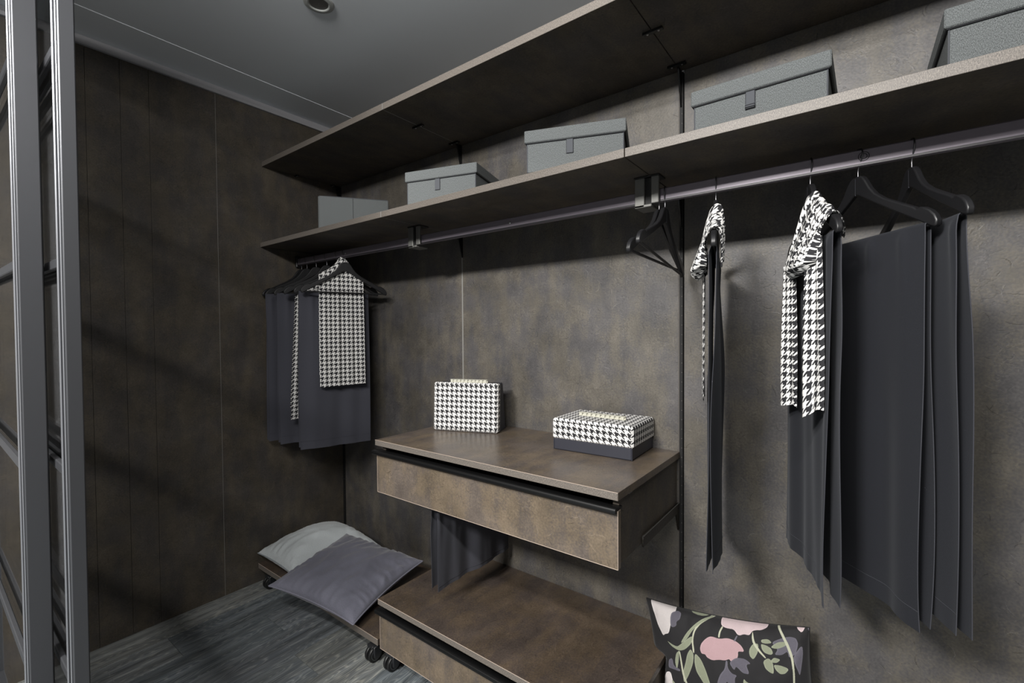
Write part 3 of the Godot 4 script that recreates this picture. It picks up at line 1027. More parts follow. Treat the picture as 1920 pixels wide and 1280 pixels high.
# ------------------------------------------------------------------ cushions
func _pillow(w: float, d: float, thick: float, seed_: int, wr: float, bottom := 0.55) -> Array:
	# top surface, bottom surface, and the outline for the piping; lies flat, y up
	var n := 72
	var f := FastNoiseLite.new()
	f.seed = seed_
	f.frequency = 5.0
	f.fractal_octaves = 2
	var f2 := FastNoiseLite.new()
	f2.seed = seed_ + 9
	f2.frequency = 26.0
	f2.fractal_octaves = 2
	var tops := []
	var bots := []
	var uvs := []
	for j in n + 1:
		var rt := PackedVector3Array()
		var rb := PackedVector3Array()
		var ru := PackedVector2Array()
		for i in n + 1:
			var u := -cos(PI * i / n) * 0.72 + (2.0 * i / n - 1.0) * 0.28
			var v := -cos(PI * j / n) * 0.72 + (2.0 * j / n - 1.0) * 0.28
			var x := u * (1.0 - 0.075 * (1.0 - v * v) * u * u)
			var z := v * (1.0 - 0.075 * (1.0 - u * u) * v * v)
			var e := (1.0 - u * u) * (1.0 - v * v)
			var hh := pow(max(e, 0.0), 0.46)
			var px := x * w / 2
			var pz := z * d / 2
			# gathers run inwards from the seams, soft creases over the crown
			var du := 1.0 - absf(u)
			var dv := 1.0 - absf(v)
			var gather := 0.0
			gather += exp(-dv * 5.5) * sin(u * 22.0 + f.get_noise_2d(px * 2.0, 3.0) * 7.0) * (1.0 - u * u)
			gather += exp(-du * 5.5) * sin(v * 22.0 + f.get_noise_2d(pz * 2.0, 8.0) * 7.0) * (1.0 - v * v)
			var crease := 1.0 - absf(f.get_noise_2d(px * 1.5 + pz * 0.5, pz * 0.55 - px * 0.4)) * 2.4
			var rr := smoothstep(0.0, 0.12, min(du, dv))
			var dy := wr * (0.0068 * gather + 0.0055 * (crease - 0.4) + 0.0012 * f2.get_noise_2d(px, pz)) * rr
			rt.append(Vector3(px, thick * hh * 0.62 + dy, pz))
			rb.append(Vector3(px, -thick * hh * bottom * 0.62 + dy * 0.4, pz))
			ru.append(Vector2((u + 1) / 2, (v + 1) / 2))
		tops.append(rt)
		bots.append(rb)
		uvs.append(ru)
	var edge := []
	for i in n:
		edge.append(tops[0][i])
	for j in n:
		edge.append(tops[j][n])
	for i in n:
		edge.append(tops[n][n - i])
	for j in n + 1:
		edge.append(tops[n - j][0])
	return [tops, bots, uvs, edge]

func _surf(grid: Array, uvs: Array, up: float) -> ArrayMesh:
	var nj := grid.size()
	var ni: int = grid[0].size()
	var P := PackedVector3Array()
	var N := PackedVector3Array()
	var U := PackedVector2Array()
	var I := PackedInt32Array()
	for j in nj:
		for i in ni:
			var du: Vector3 = grid[j][min(i + 1, ni - 1)] - grid[j][max(i - 1, 0)]
			var dv: Vector3 = grid[min(j + 1, nj - 1)][i] - grid[max(j - 1, 0)][i]
			var n := dv.cross(du).normalized()
			P.append(grid[j][i])
			N.append(n * up)
			U.append(uvs[j][i])
	for j in nj - 1:
		for i in ni - 1:
			var a := j * ni + i
			if up > 0:
				I.append_array(PackedInt32Array([a, a + 1, a + ni + 1, a, a + ni + 1, a + ni]))
			else:
				I.append_array(PackedInt32Array([a, a + ni + 1, a + 1, a, a + ni, a + ni + 1]))
	var arr := []
	arr.resize(Mesh.ARRAY_MAX)
	arr[Mesh.ARRAY_VERTEX] = P
	arr[Mesh.ARRAY_NORMAL] = N
	arr[Mesh.ARRAY_TEX_UV] = U
	arr[Mesh.ARRAY_INDEX] = I
	var am := ArrayMesh.new()
	am.add_surface_from_arrays(Mesh.PRIMITIVE_TRIANGLES, arr)
	return am

func _cushion(called: String, label: String, w: float, d: float, thick: float, seed_: int, wr: float, m: Material, pm: Material, tf: Transform3D, bottom := 0.55, pr := 0.0032, press := 0) -> Node3D:
	var t := thing(called, label, "cushion", tf.origin)
	t.basis = tf.basis
	var p := _pillow(w, d, thick, seed_, wr, bottom)
	if press > 0:
		for part in 3:
			var g: Array = [p[0], p[1], [PackedVector3Array(p[3])]][part]
			for j in g.size():
				var row: PackedVector3Array = g[j]
				for i in row.size():
					row[i] = tf.affine_inverse() * _pressed(tf * row[i], press)
				g[j] = row
			if part == 2:
				p[3] = Array(g[0])
	put("cover_front", _surf(p[0], p[2], 1.0), m, t)
	put("cover_back", _surf(p[1], p[2], -1.0), m, t)
	var st := mb()
	tube(st, p[3], pr, 8)
	put("piping", st, pm, t)
	return t

const GREY_W := 0.49
const GREY_D := 0.455

func _grey_pose() -> Transform3D:
	var bz := Basis(Vector3.UP, deg_to_rad(12.0)) * Basis(Vector3.BACK, deg_to_rad(-5.0)) * Basis(Vector3.RIGHT, deg_to_rad(6.0))
	return Transform3D(bz, Vector3(0.612, 0.182, 0.368))

# soft filling gives way: 1 = under the overlapping cushion, 2 = against the corner of the rolling cabinet
func _pressed(q: Vector3, how: int) -> Vector3:
	if how == 1:
		var l := _grey_pose().affine_inverse() * q
		var u := l.x / (GREY_W / 2)
		var v := l.z / (GREY_D / 2)
		var far: float = max(absf(u), absf(v))
		if far < 1.4:
			var hb := 0.115 * 0.85 * 0.62 * pow(max((1.0 - u * u) * (1.0 - v * v), 0.0) if far < 1.0 else 0.0, 0.46) + 0.005
			if l.y > -hb:
				l.y = lerpf(l.y, -hb, smoothstep(1.4, 1.02, far))
				q = _grey_pose() * l
				q.y = max(q.y, 0.112)
		return q
	if q.x < 2.004 and q.y < 0.265 and q.z < 0.52:
		if 2.004 - q.x < (0.265 - q.y) * 2.0:
			q.x = 2.004
		else:
			q.y = 0.265
	return q

func _cushions():
	# sage one flat on the bench by the left wall
	_cushion("velvet_cushion", "pale grey-green velvet cushion lying on the low bench by the left wall, partly covered", 0.43, 0.44, 0.175, 3, 1.0, M.velvet_sage, M.pipe_sage,
		Transform3D(Basis(Vector3.UP, deg_to_rad(-2.0)), Vector3(0.232, 0.155, 0.292)), 0.5, 0.0032, 1)
	# mauve-grey one leaning over it
	_cushion("velvet_cushion", "mauve-grey velvet cushion overlapping the pale one and hanging over the bench front", GREY_W, GREY_D, 0.115, 8, 1.1, M.velvet_grey, M.pipe_grey,
		_grey_pose(), 0.85)
	# floral one standing against the back wall
	var a := deg_to_rad(9.5)
	var lean := deg_to_rad(9.0)
	var right := Vector3(cos(a), sin(a), 0)
	var down := Vector3(sin(a) * cos(lean), -cos(a) * cos(lean), sin(lean))
	var nrm := down.cross(right).normalized()
	var fm := mat(Color(1, 1, 1), 0.8)
	fm.albedo_texture = _floral()
	fm.rim_enabled = true
	fm.rim = 0.25
	var c := Vector3(1.915, 0.385, 0.085) + right * 0.235 + down * 0.205
	_cushion("floral_cushion", "black cushion printed with pink and grey flowers, propped against the back wall", 0.472, 0.41, 0.12, 21, 0.7, fm, M.matt_black,
		Transform3D(Basis(right, nrm, down), c), 0.55, 0.0016, 2)

# ------------------------------------------------------------------ the print on the black cushion
func _fill(im: Image, pts: PackedVector2Array, c: Color, rng: RandomNumberGenerator):
	var lo := pts[0]
	var hi := pts[0]
	for p in pts:
		lo = lo.min(p)
		hi = hi.max(p)
	var S := im.get_width()
	for y in range(max(int(lo.y), 0), min(int(hi.y) + 2, S)):
		var xs := []
		for i in pts.size():
			var a := pts[i]
			var b := pts[(i + 1) % pts.size()]
			if (a.y <= y + 0.5) != (b.y <= y + 0.5):
				xs.append(a.x + (y + 0.5 - a.y) / (b.y - a.y) * (b.x - a.x))
		xs.sort()
		for k in range(0, xs.size() - 1, 2):
			for x in range(max(int(xs[k]), 0), min(int(xs[k + 1]) + 1, S)):
				var e: float = min(min(x - xs[k], xs[k + 1] - x), 10.0) / 10.0
				var g := rng.randf_range(-0.035, 0.035) + 0.05 * (1.0 - e)
				im.set_pixel(x, y, Color(c.r + g, c.g + g, c.b + g))

func _floral() -> ImageTexture:
	var S := 1024
	var im := Image.create(S, S, false, Image.FORMAT_RGB8)
	im.fill(Color(0.075, 0.073, 0.085))
	var rng := RandomNumberGenerator.new()
	rng.seed = 77
	var cols := [Color(0.74, 0.67, 0.68), Color(0.665, 0.55, 0.565), Color(0.76, 0.735, 0.73), Color(0.33, 0.32, 0.36), Color(0.50, 0.52, 0.44), Color(0.64, 0.645, 0.565)]
	var shapes := [
		[2, 31, -30, 72, -38, 206, -22, 223, 14, 199, 48, 187, 130, 171, 184, 139, 198, 123, 216, 95, 172, 65, 112, 43, 35],
		[3, 193, 35, 233, 12, 260, 22, 252, 66, 229, 85, 230, 114, 204, 133, 188, 123, 186, 73],
		[4, 258, -25, 301, -19, 360, -20, 398, -6, 435, 0, 383, 11, 318, 3],
		[5, 511, -12, 447, 8, 391, 58, 356, 114, 342, 180, 350, 261, 340, 263, 334, 182, 346, 116, 378, 54, 442, -1, 512, -21],
		[4, 474, -8, 408, 16, 350, 74, 297, 148, 255, 228, 299, 190, 347, 102, 405, 41],
		[4, 152, 238, 192, 250, 232, 255, 262, 227, 343, 145, 334, 203, 285, 259, 244, 277, 191, 265],
		[4, 326, 239, 345, 276, 335, 340, 301, 417, 261, 489, 255, 423, 283, 346, 299, 287],
		[4, 353, 260, 391, 291, 416, 352, 433, 421, 447, 489, 421, 477, 388, 433, 356, 382, 347, 323],
		[4, 251, 271, 221, 300, 205, 360, 212, 420, 227, 368, 241, 302],
		[5, 250, 278, 256, 354, 262, 421, 283, 470, 315, 533, 301, 536, 269, 473, 250, 424, 245, 356, 244, 287],
		[0, 511, -8, 548, -16, 638, -18, 719, -21, 783, -22, 782, 11, 743, 32, 700, 38, 679, 76, 651, 69, 621, 82, 595, 48, 553, 51, 518, 38],
		[5, 524, 40, 507, 81, 502, 116, 510, 121, 517, 79, 531, 45],
		[1, 396, 188, 426, 147, 460, 122, 508, 128, 558, 110, 605, 119, 637, 144, 651, 180, 615, 182, 615, 208, 602, 247, 571, 258, 561, 245, 535, 261, 499, 264, 461, 277, 431, 268, 421, 250, 395, 253, 386, 225],
		[3, 612, 81, 593, 122, 601, 123, 617, 86],
		[3, 558, 268, 604, 224, 650, 222, 684, 245, 655, 256, 671, 312, 634, 313, 598, 277, 586, 310],
		[3, 541, 259, 532, 314, 501, 356, 479, 414, 484, 452, 523, 421, 536, 385, 560, 411, 585, 413, 583, 359, 600, 335, 569, 331, 548, 304, 550, 261],
		[4, 678, 160, 702, 119, 731, 115, 727, 167, 699, 219, 679, 199],
		[4, 748, 86, 785, 77, 807, 97, 775, 108, 748, 105],
		[3, 810, 90, 856, 67, 899, 54, 934, 61, 945, 95, 930, 154, 894, 182, 888, 140, 854, 167, 817, 167, 837, 134, 813, 108],
		[4, 745, 112, 774, 118, 800, 131, 810, 159, 795, 173, 763, 165, 749, 143],
		[4, 795, 125, 837, 90, 895, 86, 876, 112, 832, 132],
		[5, 700, 38, 709, 108, 737, 152, 770, 195, 763, 199, 728, 161, 700, 116, 695, 85],
		[4, 751, 218, 782, 192, 805, 217, 805, 285, 782, 279, 760, 260],
		[4, 793, 208, 815, 183, 848, 193, 827, 214, 800, 218],
		[4, 807, 229, 841, 226, 891, 243, 867, 274, 840, 279, 816, 257],
		[3, 916, 170, 965, 96, 970, 156, 946, 288, 936, 249, 925, 216],
		[5, 832, -23, 860, 28, 893, 102, 916, 170, 920, 253, 912, 356, 902, 359, 911, 256, 904, 179, 882, 111, 853, 42, 826, -15],
		[0, 924, -20, 960, -25, 982, -12, 964, 29, 941, 10],
		[3, 985, -22, 1010, -18, 1017, 5, 999, 27],
		[4, 634, 342, 651, 366, 701, 364, 756, 402, 625, 441],
		[4, 480, 460, 532, 444, 572, 457, 474, 485],
		[2, 123, 459, 159, 442, 174, 500, 183, 571, 85, 600, 96, 522],
		[4, 165, 489, 198, 521, 214, 562, 180, 572],
		[3, 157, 365, 186, 343, 191, 398, 237, 407, 235, 421, 189, 420, 148, 420]
	]
	# the motif as seen, and again lower down where the print goes on
	for rep in [Vector2(-180, 560), Vector2(310, 520), Vector2(0, 0)]:
		for s in shapes:
			var raw := PackedVector2Array()
			for k in range(1, s.size(), 2):
				raw.append((Vector2(s[k], s[k + 1]) + rep) * S / 1000.0)
			if rep != Vector2.ZERO and raw[0].y < 0.48 * S:
				continue
			# rounded outline: corner cutting
			var p := raw
			for r in 2:
				var q := PackedVector2Array()
				for k in p.size():
					var a := p[k]
					var b := p[(k + 1) % p.size()]
					q.append(a.lerp(b, 0.2))
					q.append(a.lerp(b, 0.8))
				p = q
			_fill(im, p, cols[s[0]], rng)
	return ImageTexture.create_from_image(im)

# ------------------------------------------------------------------ hangers
const ARM := [[0.0, -0.056], [0.011, -0.057], [0.019, -0.061], [0.028, -0.072], [0.040, -0.091], [0.055, -0.108], [0.080, -0.126], [0.120, -0.147], [0.155, -0.165], [0.1595, -0.1695], [0.1640, -0.1700], [0.1665, -0.1678], [0.176, -0.1705], [0.189, -0.1785], [0.199, -0.189], [0.2045, -0.201], [0.203, -0.210], [0.198, -0.213]]
const ARM_LOW := [[0.190, -0.2095], [0.150, -0.186], [0.100, -0.157], [0.050, -0.127], [0.018, -0.107], [0.006, -0.100], [0.0, -0.099]]

func arm_top(s: float) -> float:
	s = absf(s)
	for i in ARM.size() - 1:
		if s <= ARM[i + 1][0] and ARM[i + 1][0] > ARM[i][0]:
			return RAIL_TOP + lerpf(ARM[i][1], ARM[i + 1][1], clampf((s - ARM[i][0]) / (ARM[i + 1][0] - ARM[i][0]), 0, 1))
	return RAIL_TOP - 0.21

func frame_at(x: float, deg: float) -> Transform3D:
	# local x = across the hanger, z = along its arms towards the room
	return Transform3D(Basis(Vector3.UP, deg_to_rad(deg)), Vector3(x, 0, RAIL_Z))

var hanger0: Node3D = null

func _hanger(x: float, deg: float, tilt: float, label: String, group: String):
	var t: Node3D
	if hanger0 == null:
		t = thing("clothes_hanger", label, "hanger", Vector3.ZERO, group)
		var o := PackedVector2Array()
		for a in ARM:
			o.append(Vector2(a[0], a[1]))
		for a in ARM_LOW:
			o.append(Vector2(a[0], a[1]))
		for i in range(ARM_LOW.size() - 2, -1, -1):
			o.append(Vector2(-ARM_LOW[i][0], ARM_LOW[i][1]))
		for i in range(ARM.size() - 1, 0, -1):
			o.append(Vector2(-ARM[i][0], ARM[i][1]))
		var st := mb()
		extrude(st, o, 0.0125, 0.0032, Transform3D(Basis(Vector3.BACK, Vector3.UP, Vector3.LEFT), Vector3.ZERO))
		put("shoulders", st, M.wood_black, t)
		var b := mb()
		tube(b, [Vector3(0, -0.2065, -0.196), Vector3(0, -0.2065, 0.196)], 0.0038, 12)
		put("trouser_bar", b, M.wood_black, t)
		var h := mb()
		var pts := [Vector3(0, -0.060, 0), Vector3(0, -0.042, 0), Vector3(0, -0.032, 0.0035), Vector3(0, -0.022, 0.009), Vector3(0, -0.012, 0.0125), Vector3(0, -0.004, 0.0128), Vector3(0, 0.0035, 0.0098), Vector3(0, 0.0053, 0.004), Vector3(0, 0.0055, -0.003), Vector3(0, 0.0038, -0.0098), Vector3(0, -0.004, -0.0125), Vector3(0, -0.012, -0.0128), Vector3(0, -0.018, -0.0115)]
		var cv := Curve3D.new()
		for i in pts.size():
			var tan: Vector3 = (pts[min(i + 1, pts.size() - 1)] - pts[max(i - 1, 0)]) / 6.0
			cv.add_point(pts[i], -tan, tan)
		cv.bake_interval = 0.002
		tube(h, Array(cv.get_baked_points()), 0.0016, 8)
		put("hook", h, M.wire, t)
		var sp := mb()
		cbox(sp, Vector3(0, -0.080, 0), Vector3(0.0128, 0.038, 0.0007), 0.0001)
		put("joint_line", sp, M.thread, t)
		hanger0 = t
	else:
		t = hanger0.duplicate()
		t.name = numbered("clothes_hanger")
		add_child(t)
		tag(t, label, "hanger", group)
	t.transform = Transform3D(Basis(Vector3.UP, deg_to_rad(deg)) * Basis(Vector3.RIGHT, deg_to_rad(-tilt)), Vector3(x, RAIL_TOP, RAIL_Z))

# ------------------------------------------------------------------ cloths over the trouser bars
# tf: local x = across, y = world height, z = along the bar. The cloth hangs to yb_neg on the -x side and yb_pos on the +x side.
func _cloth(tf: Transform3D, s0: float, s1: float, ytop: float, yb_neg: float, yb_pos: float, gneg: float, gpos: float, seed_: int, label: String, group: String, flare: bool, rod: float, fan := 0.0):
	var t := thing("hanging_cloth", label, "cloth", tf.origin, group)
	t.basis = tf.basis
	var rng := RandomNumberGenerator.new()
	rng.seed = seed_ * 31 + 5
	var ph := []
	for k in 8:
		ph.append(rng.randf() * TAU)
	var ni := 64
	var path := []   # [n sign/arc, drop, y]
	var dn := 60
	for k in dn + 1:
		path.append([-1.0, lerpf(yb_neg, ytop - rod, float(k) / dn)])
	for k in range(1, 10):
		path.append([-cos(PI * k / 10.0), ytop - rod + rod * sin(PI * k / 10.0)])
	for k in dn + 1:
		path.append([1.0, lerpf(ytop - rod, yb_pos, float(k) / dn)])
	var grid := []
	var uvs := []
	var len := 0.0
	for j in path.size():
		var row := PackedVector3Array()
		var ru := PackedVector2Array()
		var q = path[j]
		var y: float = q[1]
		if j > 0:
			len += absf(y - path[j - 1][1]) + 0.001
		var drop: float = max(ytop - rod - y, 0.0)
		var side: float = q[0]
		var neg := side < 0.0
		var yb: float = yb_neg if neg else yb_pos
		var total: float = max(ytop - rod - yb, 0.01)
		var up: float = y - yb
		for i in ni + 1:
			var u := float(i) / ni
			var s := lerpf(s0, s1, u)
			var gap: float = lerpf(rod, gneg if neg else gpos, smoothstep(0.0, 0.3, drop / total))
			var amp := 0.0006 + 0.0065 * smoothstep(0.02, 0.6, drop / total)
			var k0 := 0 if neg else 4
			var w := sin(s * 21.0 + ph[k0]) + 0.6 * sin(s * 43.0 + ph[k0 + 1] + drop * 1.5) + 0.35 * sin(s * 70.0 + ph[k0 + 2] - drop * 3.0)
			var top := exp(-drop * 11.0) * ((0.010 if tf.origin.x < 1.0 else 0.007) * pow(0.5 + 0.5 * sin(s * 75.0 + ph[k0 + 3]), 5.0)) * smoothstep(0.0, 0.02, drop)
			var n := side * gap + (w * amp * 0.8 if drop > 0.0 else 0.0) * smoothstep(0.0, 0.1, drop) + side * top
			# gathers along the hem
			n += 0.0005 * sin(s * 165.0 + ph[2]) * exp(-up / 0.03) * smoothstep(0.0, 0.1, drop)
			# free corners turn a little
			var c1 := exp(-(s1 - s) / 0.035)
			var c0 := exp(-(s - s0) / 0.035)
			n += side * (0.0035 * c1 * sin(drop * 7.0 + ph[1]) + 0.003 * c0 * sin(drop * 6.0 + ph[3])) * smoothstep(0.05, 0.35, drop)
			n += side * fan * (1.0 - u) * smoothstep(0.0, 0.35, drop)
			if flare:
				n += (0.006 if neg else -0.004) * c1 * exp(-up / 0.08)
			var ys := y
			ys -= 0.004 * c1 * exp(-up / 0.07) * (1.0 if flare else 0.3)
			ys += 0.0015 * sin(s * 14.0 + ph[0]) * smoothstep(0.3, 1.0, drop / total)
			var sx := s + 0.004 * sin(drop * 5.0 + ph[k0]) * c1
			row.append(Vector3(n, ys, sx))
			ru.append(Vector2(s, len))
		grid.append(row)
		uvs.append(ru)
	put("fabric", sheet(grid, uvs, 0.0016), M.cloth_lit if tf.origin.x < 1.5 else M.cloth, t)
	for e in [0, ni]:
		var ln := []
		for j in grid.size():
			ln.append(grid[j][e] + Vector3(0, 0, -0.0004 if e == 0 else 0.0004))
		var st := mb()
		tube(st, ln, 0.0009, 6)
		put("edge_stitching", st, M.thread, t)
	for j in [3, grid.size() - 4]:
		var ln2 := []
		for i in range(0, ni + 1):
			var off := -0.0009 if j == 3 else 0.0009
			ln2.append(grid[j][i] + Vector3(off, 0, 0))
		var st2 := mb()
		tube(st2, ln2, 0.0006, 5)
		put("hem_stitching", st2, M.thread, t)

# ------------------------------------------------------------------ houndstooth scarves
func _flat_scarf(tf: Transform3D, s0: float, s1: float, sb0: float, sb1: float, ybot: float, n0: float, lift: float, seed_: int, label: String):
	# folded over the shoulders from behind; two layers joined along the sloping fold
	var t := thing("houndstooth_scarf", label, "scarf", tf.origin, "houndstooth scarves")
	t.basis = tf.basis
	var ni := 60
	var dn := 60
	var grid := []
	var uvs := []
	for j in 2 * dn + 9:
		var row := PackedVector3Array()
		var ru := PackedVector2Array()
		for i in ni + 1:
			var u := float(i) / ni
			var st0 := lerpf(s0, s1, u)
			var fold := arm_top(clampf(st0, -0.15, 0.15)) + lift * (1.0 if lift < 0.0 else smoothstep(-0.03, 0.03, st0)) - 0.006 * absf(st0) / 0.13
			var v := 0.0
			var n := n0
			if j <= dn:
				v = 1.0 - float(j) / dn
			elif j < dn + 8:
				var a := PI * (j - dn) / 8.0
				n = n0 - 0.005 + 0.005 * cos(a)
				fold += 0.004 * sin(a)
			else:
				v = float(j - dn - 8) / dn
				n = n0 - 0.010
			var yb := ybot + (0.0 if j <= dn else 0.06)
			var s := lerpf(st0, lerpf(sb0, sb1, u), v)
			var y := lerpf(fold, yb + 0.008 * (u - 0.5), v)
			var dr := clampf((fold - y) / 0.25, 0.0, 1.0)
			n += (0.0035 * sin(u * 23.0 + seed_) + 0.002 * sin(u * 41.0 + seed_ * 2.0 + v)) * dr
			# one sharp pressed fold down the middle
			n += -0.004 * exp(-absf(u - 0.5) / 0.012) * smoothstep(0.0, 0.2, dr)
			row.append(Vector3(n, y, s))
			ru.append(Vector2(lerpf(sb0, sb1, u), -y if j <= dn else y))
		grid.append(row)
		uvs.append(ru)
	put("fabric", sheet(grid, uvs, 0.0016), M.hound, t)

func _spline(p: Array, u: float) -> Vector2:
	var n := p.size()
	var f := clampf(u, 0.0, 1.0) * (n - 1)
	var i: int = min(int(f), n - 2)
	var w := f - i
	var a: Vector2 = p[max(i - 1, 0)]
	var b: Vector2 = p[i]
	var c: Vector2 = p[i + 1]
	var d: Vector2 = p[min(i + 2, n - 1)]
	return Vector2(cubic_interpolate(b.x, c.x, a.x, d.x, w), cubic_interpolate(b.y, c.y, a.y, d.y, w))

func _looped_scarf(tf: Transform3D, top: Vector2, low: Vector2, bulge: float, yl: float, rdrop: float, tails: Array, seed_: int, label: String, epow := 3.0):
	var t := thing("houndstooth_scarf", label, "scarf", tf.origin, "houndstooth scarves")
	t.basis = tf.basis
	var f := FastNoiseLite.new()
	f.seed = seed_
	f.frequency = 14.0
	var ni := 60
	var nj := 90
	var grid := []
	var uvs := []
	var prev := Vector2.ZERO
	var len := 0.0
	for j in nj + 1:
		var v := float(j) / nj
		var row := PackedVector3Array()
		var ru := PackedVector2Array()
		var tt := smoothstep(0.28, 0.85, v)
		for i in ni + 1:
			var u := float(i) / ni
			var st0 := lerpf(top.x, top.y, u)
			var s := lerpf(st0, lerpf(low.x, low.y, u), tt)
			var at := arm_top(clampf(st0, 0.0, 0.2))
			var prof := [Vector2(0.017, at - rdrop), Vector2(0.0175, at - rdrop * 0.5), Vector2(0.013, at - 0.004), Vector2(0.006, at + 0.007), Vector2(-0.005, at + 0.007), Vector2(-0.015 - bulge * 0.08, at - 0.012), Vector2(-0.02 - bulge * 0.3, lerpf(at, yl, 0.35)), Vector2(-0.018 - bulge * 0.78, lerpf(at, yl, 0.68)), Vector2(-0.018 - bulge, lerpf(at, yl, 0.88)), Vector2(-0.018 - bulge * 0.85, yl + 0.004), Vector2(-0.018 - bulge * 0.4, yl - 0.004), Vector2(-0.024, yl + 0.012), Vector2(-0.022, yl + 0.045)]
			var q := _spline(prof, v)
			var wr := 0.0022 * sin(u * 19.0 + seed_ + 3.0 * v) + 0.0016 * sin(u * 37.0 + 5.0 * v) + 0.003 * f.get_noise_2d(u * 0.35, v * 0.12)
			# the pouch rounds off to its two ends
			var endr := pow(absf(2.0 * u - 1.0), epow)
			var nx: float = lerpf(q.x, -0.019, clampf(endr * endr, 0.0, 1.0) * smoothstep(0.36, 0.6, v)) + wr
			var ny: float = q.y + wr * 0.8 + endr * 0.022 * smoothstep(0.55, 0.9, v)
			row.append(Vector3(nx, ny, s))
		if j > 0:
			len += (row[ni / 2] - grid[j - 1][ni / 2]).length()
		for i in ni + 1:
			ru.append(Vector2(lerpf(top.x, top.y, float(i) / ni) * 1.15, len))
		grid.append(row)
		uvs.append(ru)
	put("loop", sheet(grid, uvs, 0.0018), M.hound, t)
	for tl in tails:
		var cs = tl[0]
		var g2 := []
		var u2 := []
		for j in 49:
			var v := j / 48.0
			var y := lerpf(tl[1], tl[2], v)
			var row := PackedVector3Array()
			var ru := PackedVector2Array()
			var acc := 0.0
			var last := Vector2.ZERO
			for i in 37:
				var u := i / 36.0
				var q: Vector2 = _spline(cs, u)
				var mid: Vector2 = _spline(cs, 0.6)
				var w := lerpf(0.72, 1.0, smoothstep(0.0, 0.9, v))
				q = mid + (q - mid) * w
				q.y += 0.0012 * sin(u * 16.0 + v * 4.0)
				if i > 0:
					acc += (_spline(cs, u) - last).length()
				last = _spline(cs, u)
				row.append(Vector3(q.y, y + (0.006 * sin(u * 5.0) + float(tl[3]) * u) * smoothstep(0.7, 1.0, v), q.x))
				ru.append(Vector2(acc * 1.1, -y))
			g2.append(row)
			u2.append(ru)
		put("tail", sheet(g2, u2, 0.0018), M.hound, t)

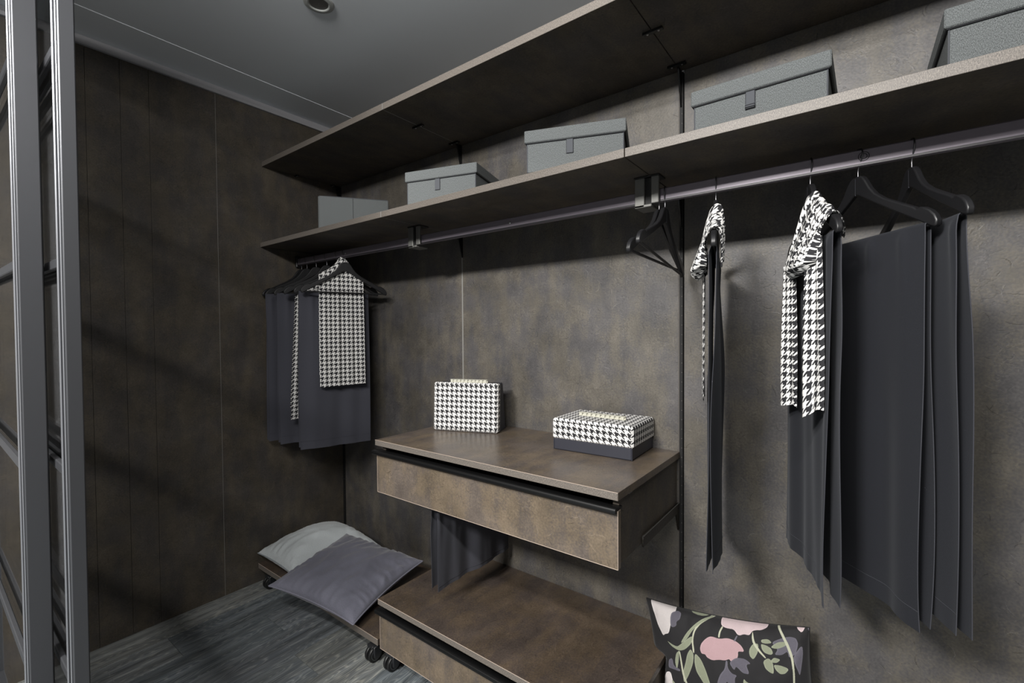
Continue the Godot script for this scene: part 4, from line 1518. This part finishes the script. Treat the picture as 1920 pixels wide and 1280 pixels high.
func _hanging():
	var gl := "hangers at the left end of the rail"
	_hanger(0.048, -5.0, 0.0, "black wooden hanger nearest the left wall, rearmost of the left group", gl)
	_hanger(0.103, -13.0, 0.0, "black wooden hanger second from the left wall, greyer light on its arm", gl)
	_hanger(0.195, -16.0, 0.0, "black wooden hanger third from the left wall, a charcoal cloth on it", gl)
	_hanger(0.295, -17.0, 0.0, "black wooden hanger fourth from the left wall, a narrow houndstooth strip showing", gl)
	_hanger(0.392, -18.0, 0.0, "black wooden hanger just behind the front hanger of the left group", gl)
	_hanger(0.458, -21.0, 0.0, "front hanger of the left group, houndstooth scarf inside its arms", gl)
	var gr := "hangers at the right of the rail"
	_hanger(2.022, -1.5, 2.6, "empty black hanger beside the rail clip, lower of the two empty ones", gr)
	_hanger(2.040, 2.0, 7.0, "empty black hanger beside the rail clip, upper of the two empty ones", gr)
	_hanger(2.175, 12.0, 0.5, "black hanger seen end-on, houndstooth scarf and a narrow dark cloth on it", gr)
	_hanger(2.388, 18.5, 1.0, "black hanger with the looped houndstooth scarf, left of the two bare-shouldered ones", gr)
	_hanger(2.480, 37.0, 0.0, "black hanger with bare shoulders in front of the widest charcoal cloth", gr)
	_hanger(2.572, 18.5, 2.5, "black hanger farthest right on the rail", gr)
	var gc := "charcoal cloths on hangers"
	_cloth(frame_at(0.103, -13.0), -0.16, 0.203, 1.493, 0.742, 0.735, 0.010, 0.012, 1, "charcoal cloth nearest the left wall, rearmost of the left group", gc, false, 0.007)
	_cloth(frame_at(0.195, -16.0), -0.15, 0.190, 1.493, 0.735, 0.728, 0.012, 0.014, 2, "charcoal cloth behind the narrow houndstooth strip in the left group", gc, false, 0.007)
	_cloth(frame_at(0.392, -18.0), -0.148, 0.186, 1.493, 0.735, 0.728, 0.012, 0.012, 4, "charcoal cloth behind the houndstooth scarf, frontmost of the left group", gc, false, 0.007)
	_cloth(frame_at(2.175, 12.0), -0.17, 0.180, 1.493, 0.715, 0.712, 0.006, 0.006, 5, "narrow-looking charcoal cloth seen edge-on, alone between empty hangers and the looped scarf", gc, false, 0.006, 0.011)
	_cloth(frame_at(2.388, 18.5), -0.178, 0.186, 1.493, 0.715, 0.722, 0.008, 0.012, 6, "charcoal cloth under the looped houndstooth scarf, left of the widest cloth", gc, true, 0.007)
	_cloth(frame_at(2.480, 37.0), -0.15, 0.182, 1.493, 0.705, 0.715, 0.009, 0.006, 7, "widest charcoal cloth facing the room, second from the right", gc, true, 0.007)
	_cloth(frame_at(2.572, 18.5), -0.165, 0.188, 1.497, 0.735, 0.732, 0.006, 0.012, 9, "charcoal cloth farthest right, seen nearly edge-on", gc, false, 0.007)
	_flat_scarf(frame_at(0.295, -17.0), 0.148, -0.10, 0.180, -0.07, 0.865, -0.010, -0.016, 2, "narrow strip of houndstooth scarf between two charcoal cloths in the left group")
	_flat_scarf(frame_at(0.458, -21.0), 0.120, -0.088, 0.122, -0.092, 1.03, -0.010, 0.030, 5, "black and white houndstooth scarf hanging flat in front of a charcoal cloth, left group")
	_looped_scarf(frame_at(2.388, 18.5), Vector2(0.040, 0.176), Vector2(-0.032, 0.160), 0.038, 1.420, 0.045, [
		[[Vector2(0.181, -0.017), Vector2(0.172, -0.025), Vector2(0.152, -0.027), Vector2(0.142, -0.040), Vector2(0.126, -0.044)], 1.485, 1.122, -0.02],
		[[Vector2(-0.010, -0.022), Vector2(-0.020, -0.030), Vector2(-0.026, -0.028), Vector2(-0.045, -0.042), Vector2(-0.060, -0.048)], 1.45, 1.098, 0.004],
	], 3, "houndstooth scarf looped over the hanger left of the widest charcoal cloth, two tails hanging", 7.0)
	_looped_scarf(frame_at(2.175, 12.0), Vector2(0.036, 0.176), Vector2(0.0, 0.12), 0.036, 1.428, 0.085, [
		[[Vector2(0.10, -0.024), Vector2(0.07, -0.028), Vector2(0.03, -0.026), Vector2(-0.02, -0.032), Vector2(-0.05, -0.034)], 1.45, 1.11, 0.0],
	], 7, "houndstooth scarf bunched over the end-on hanger, next to the two empty hangers")
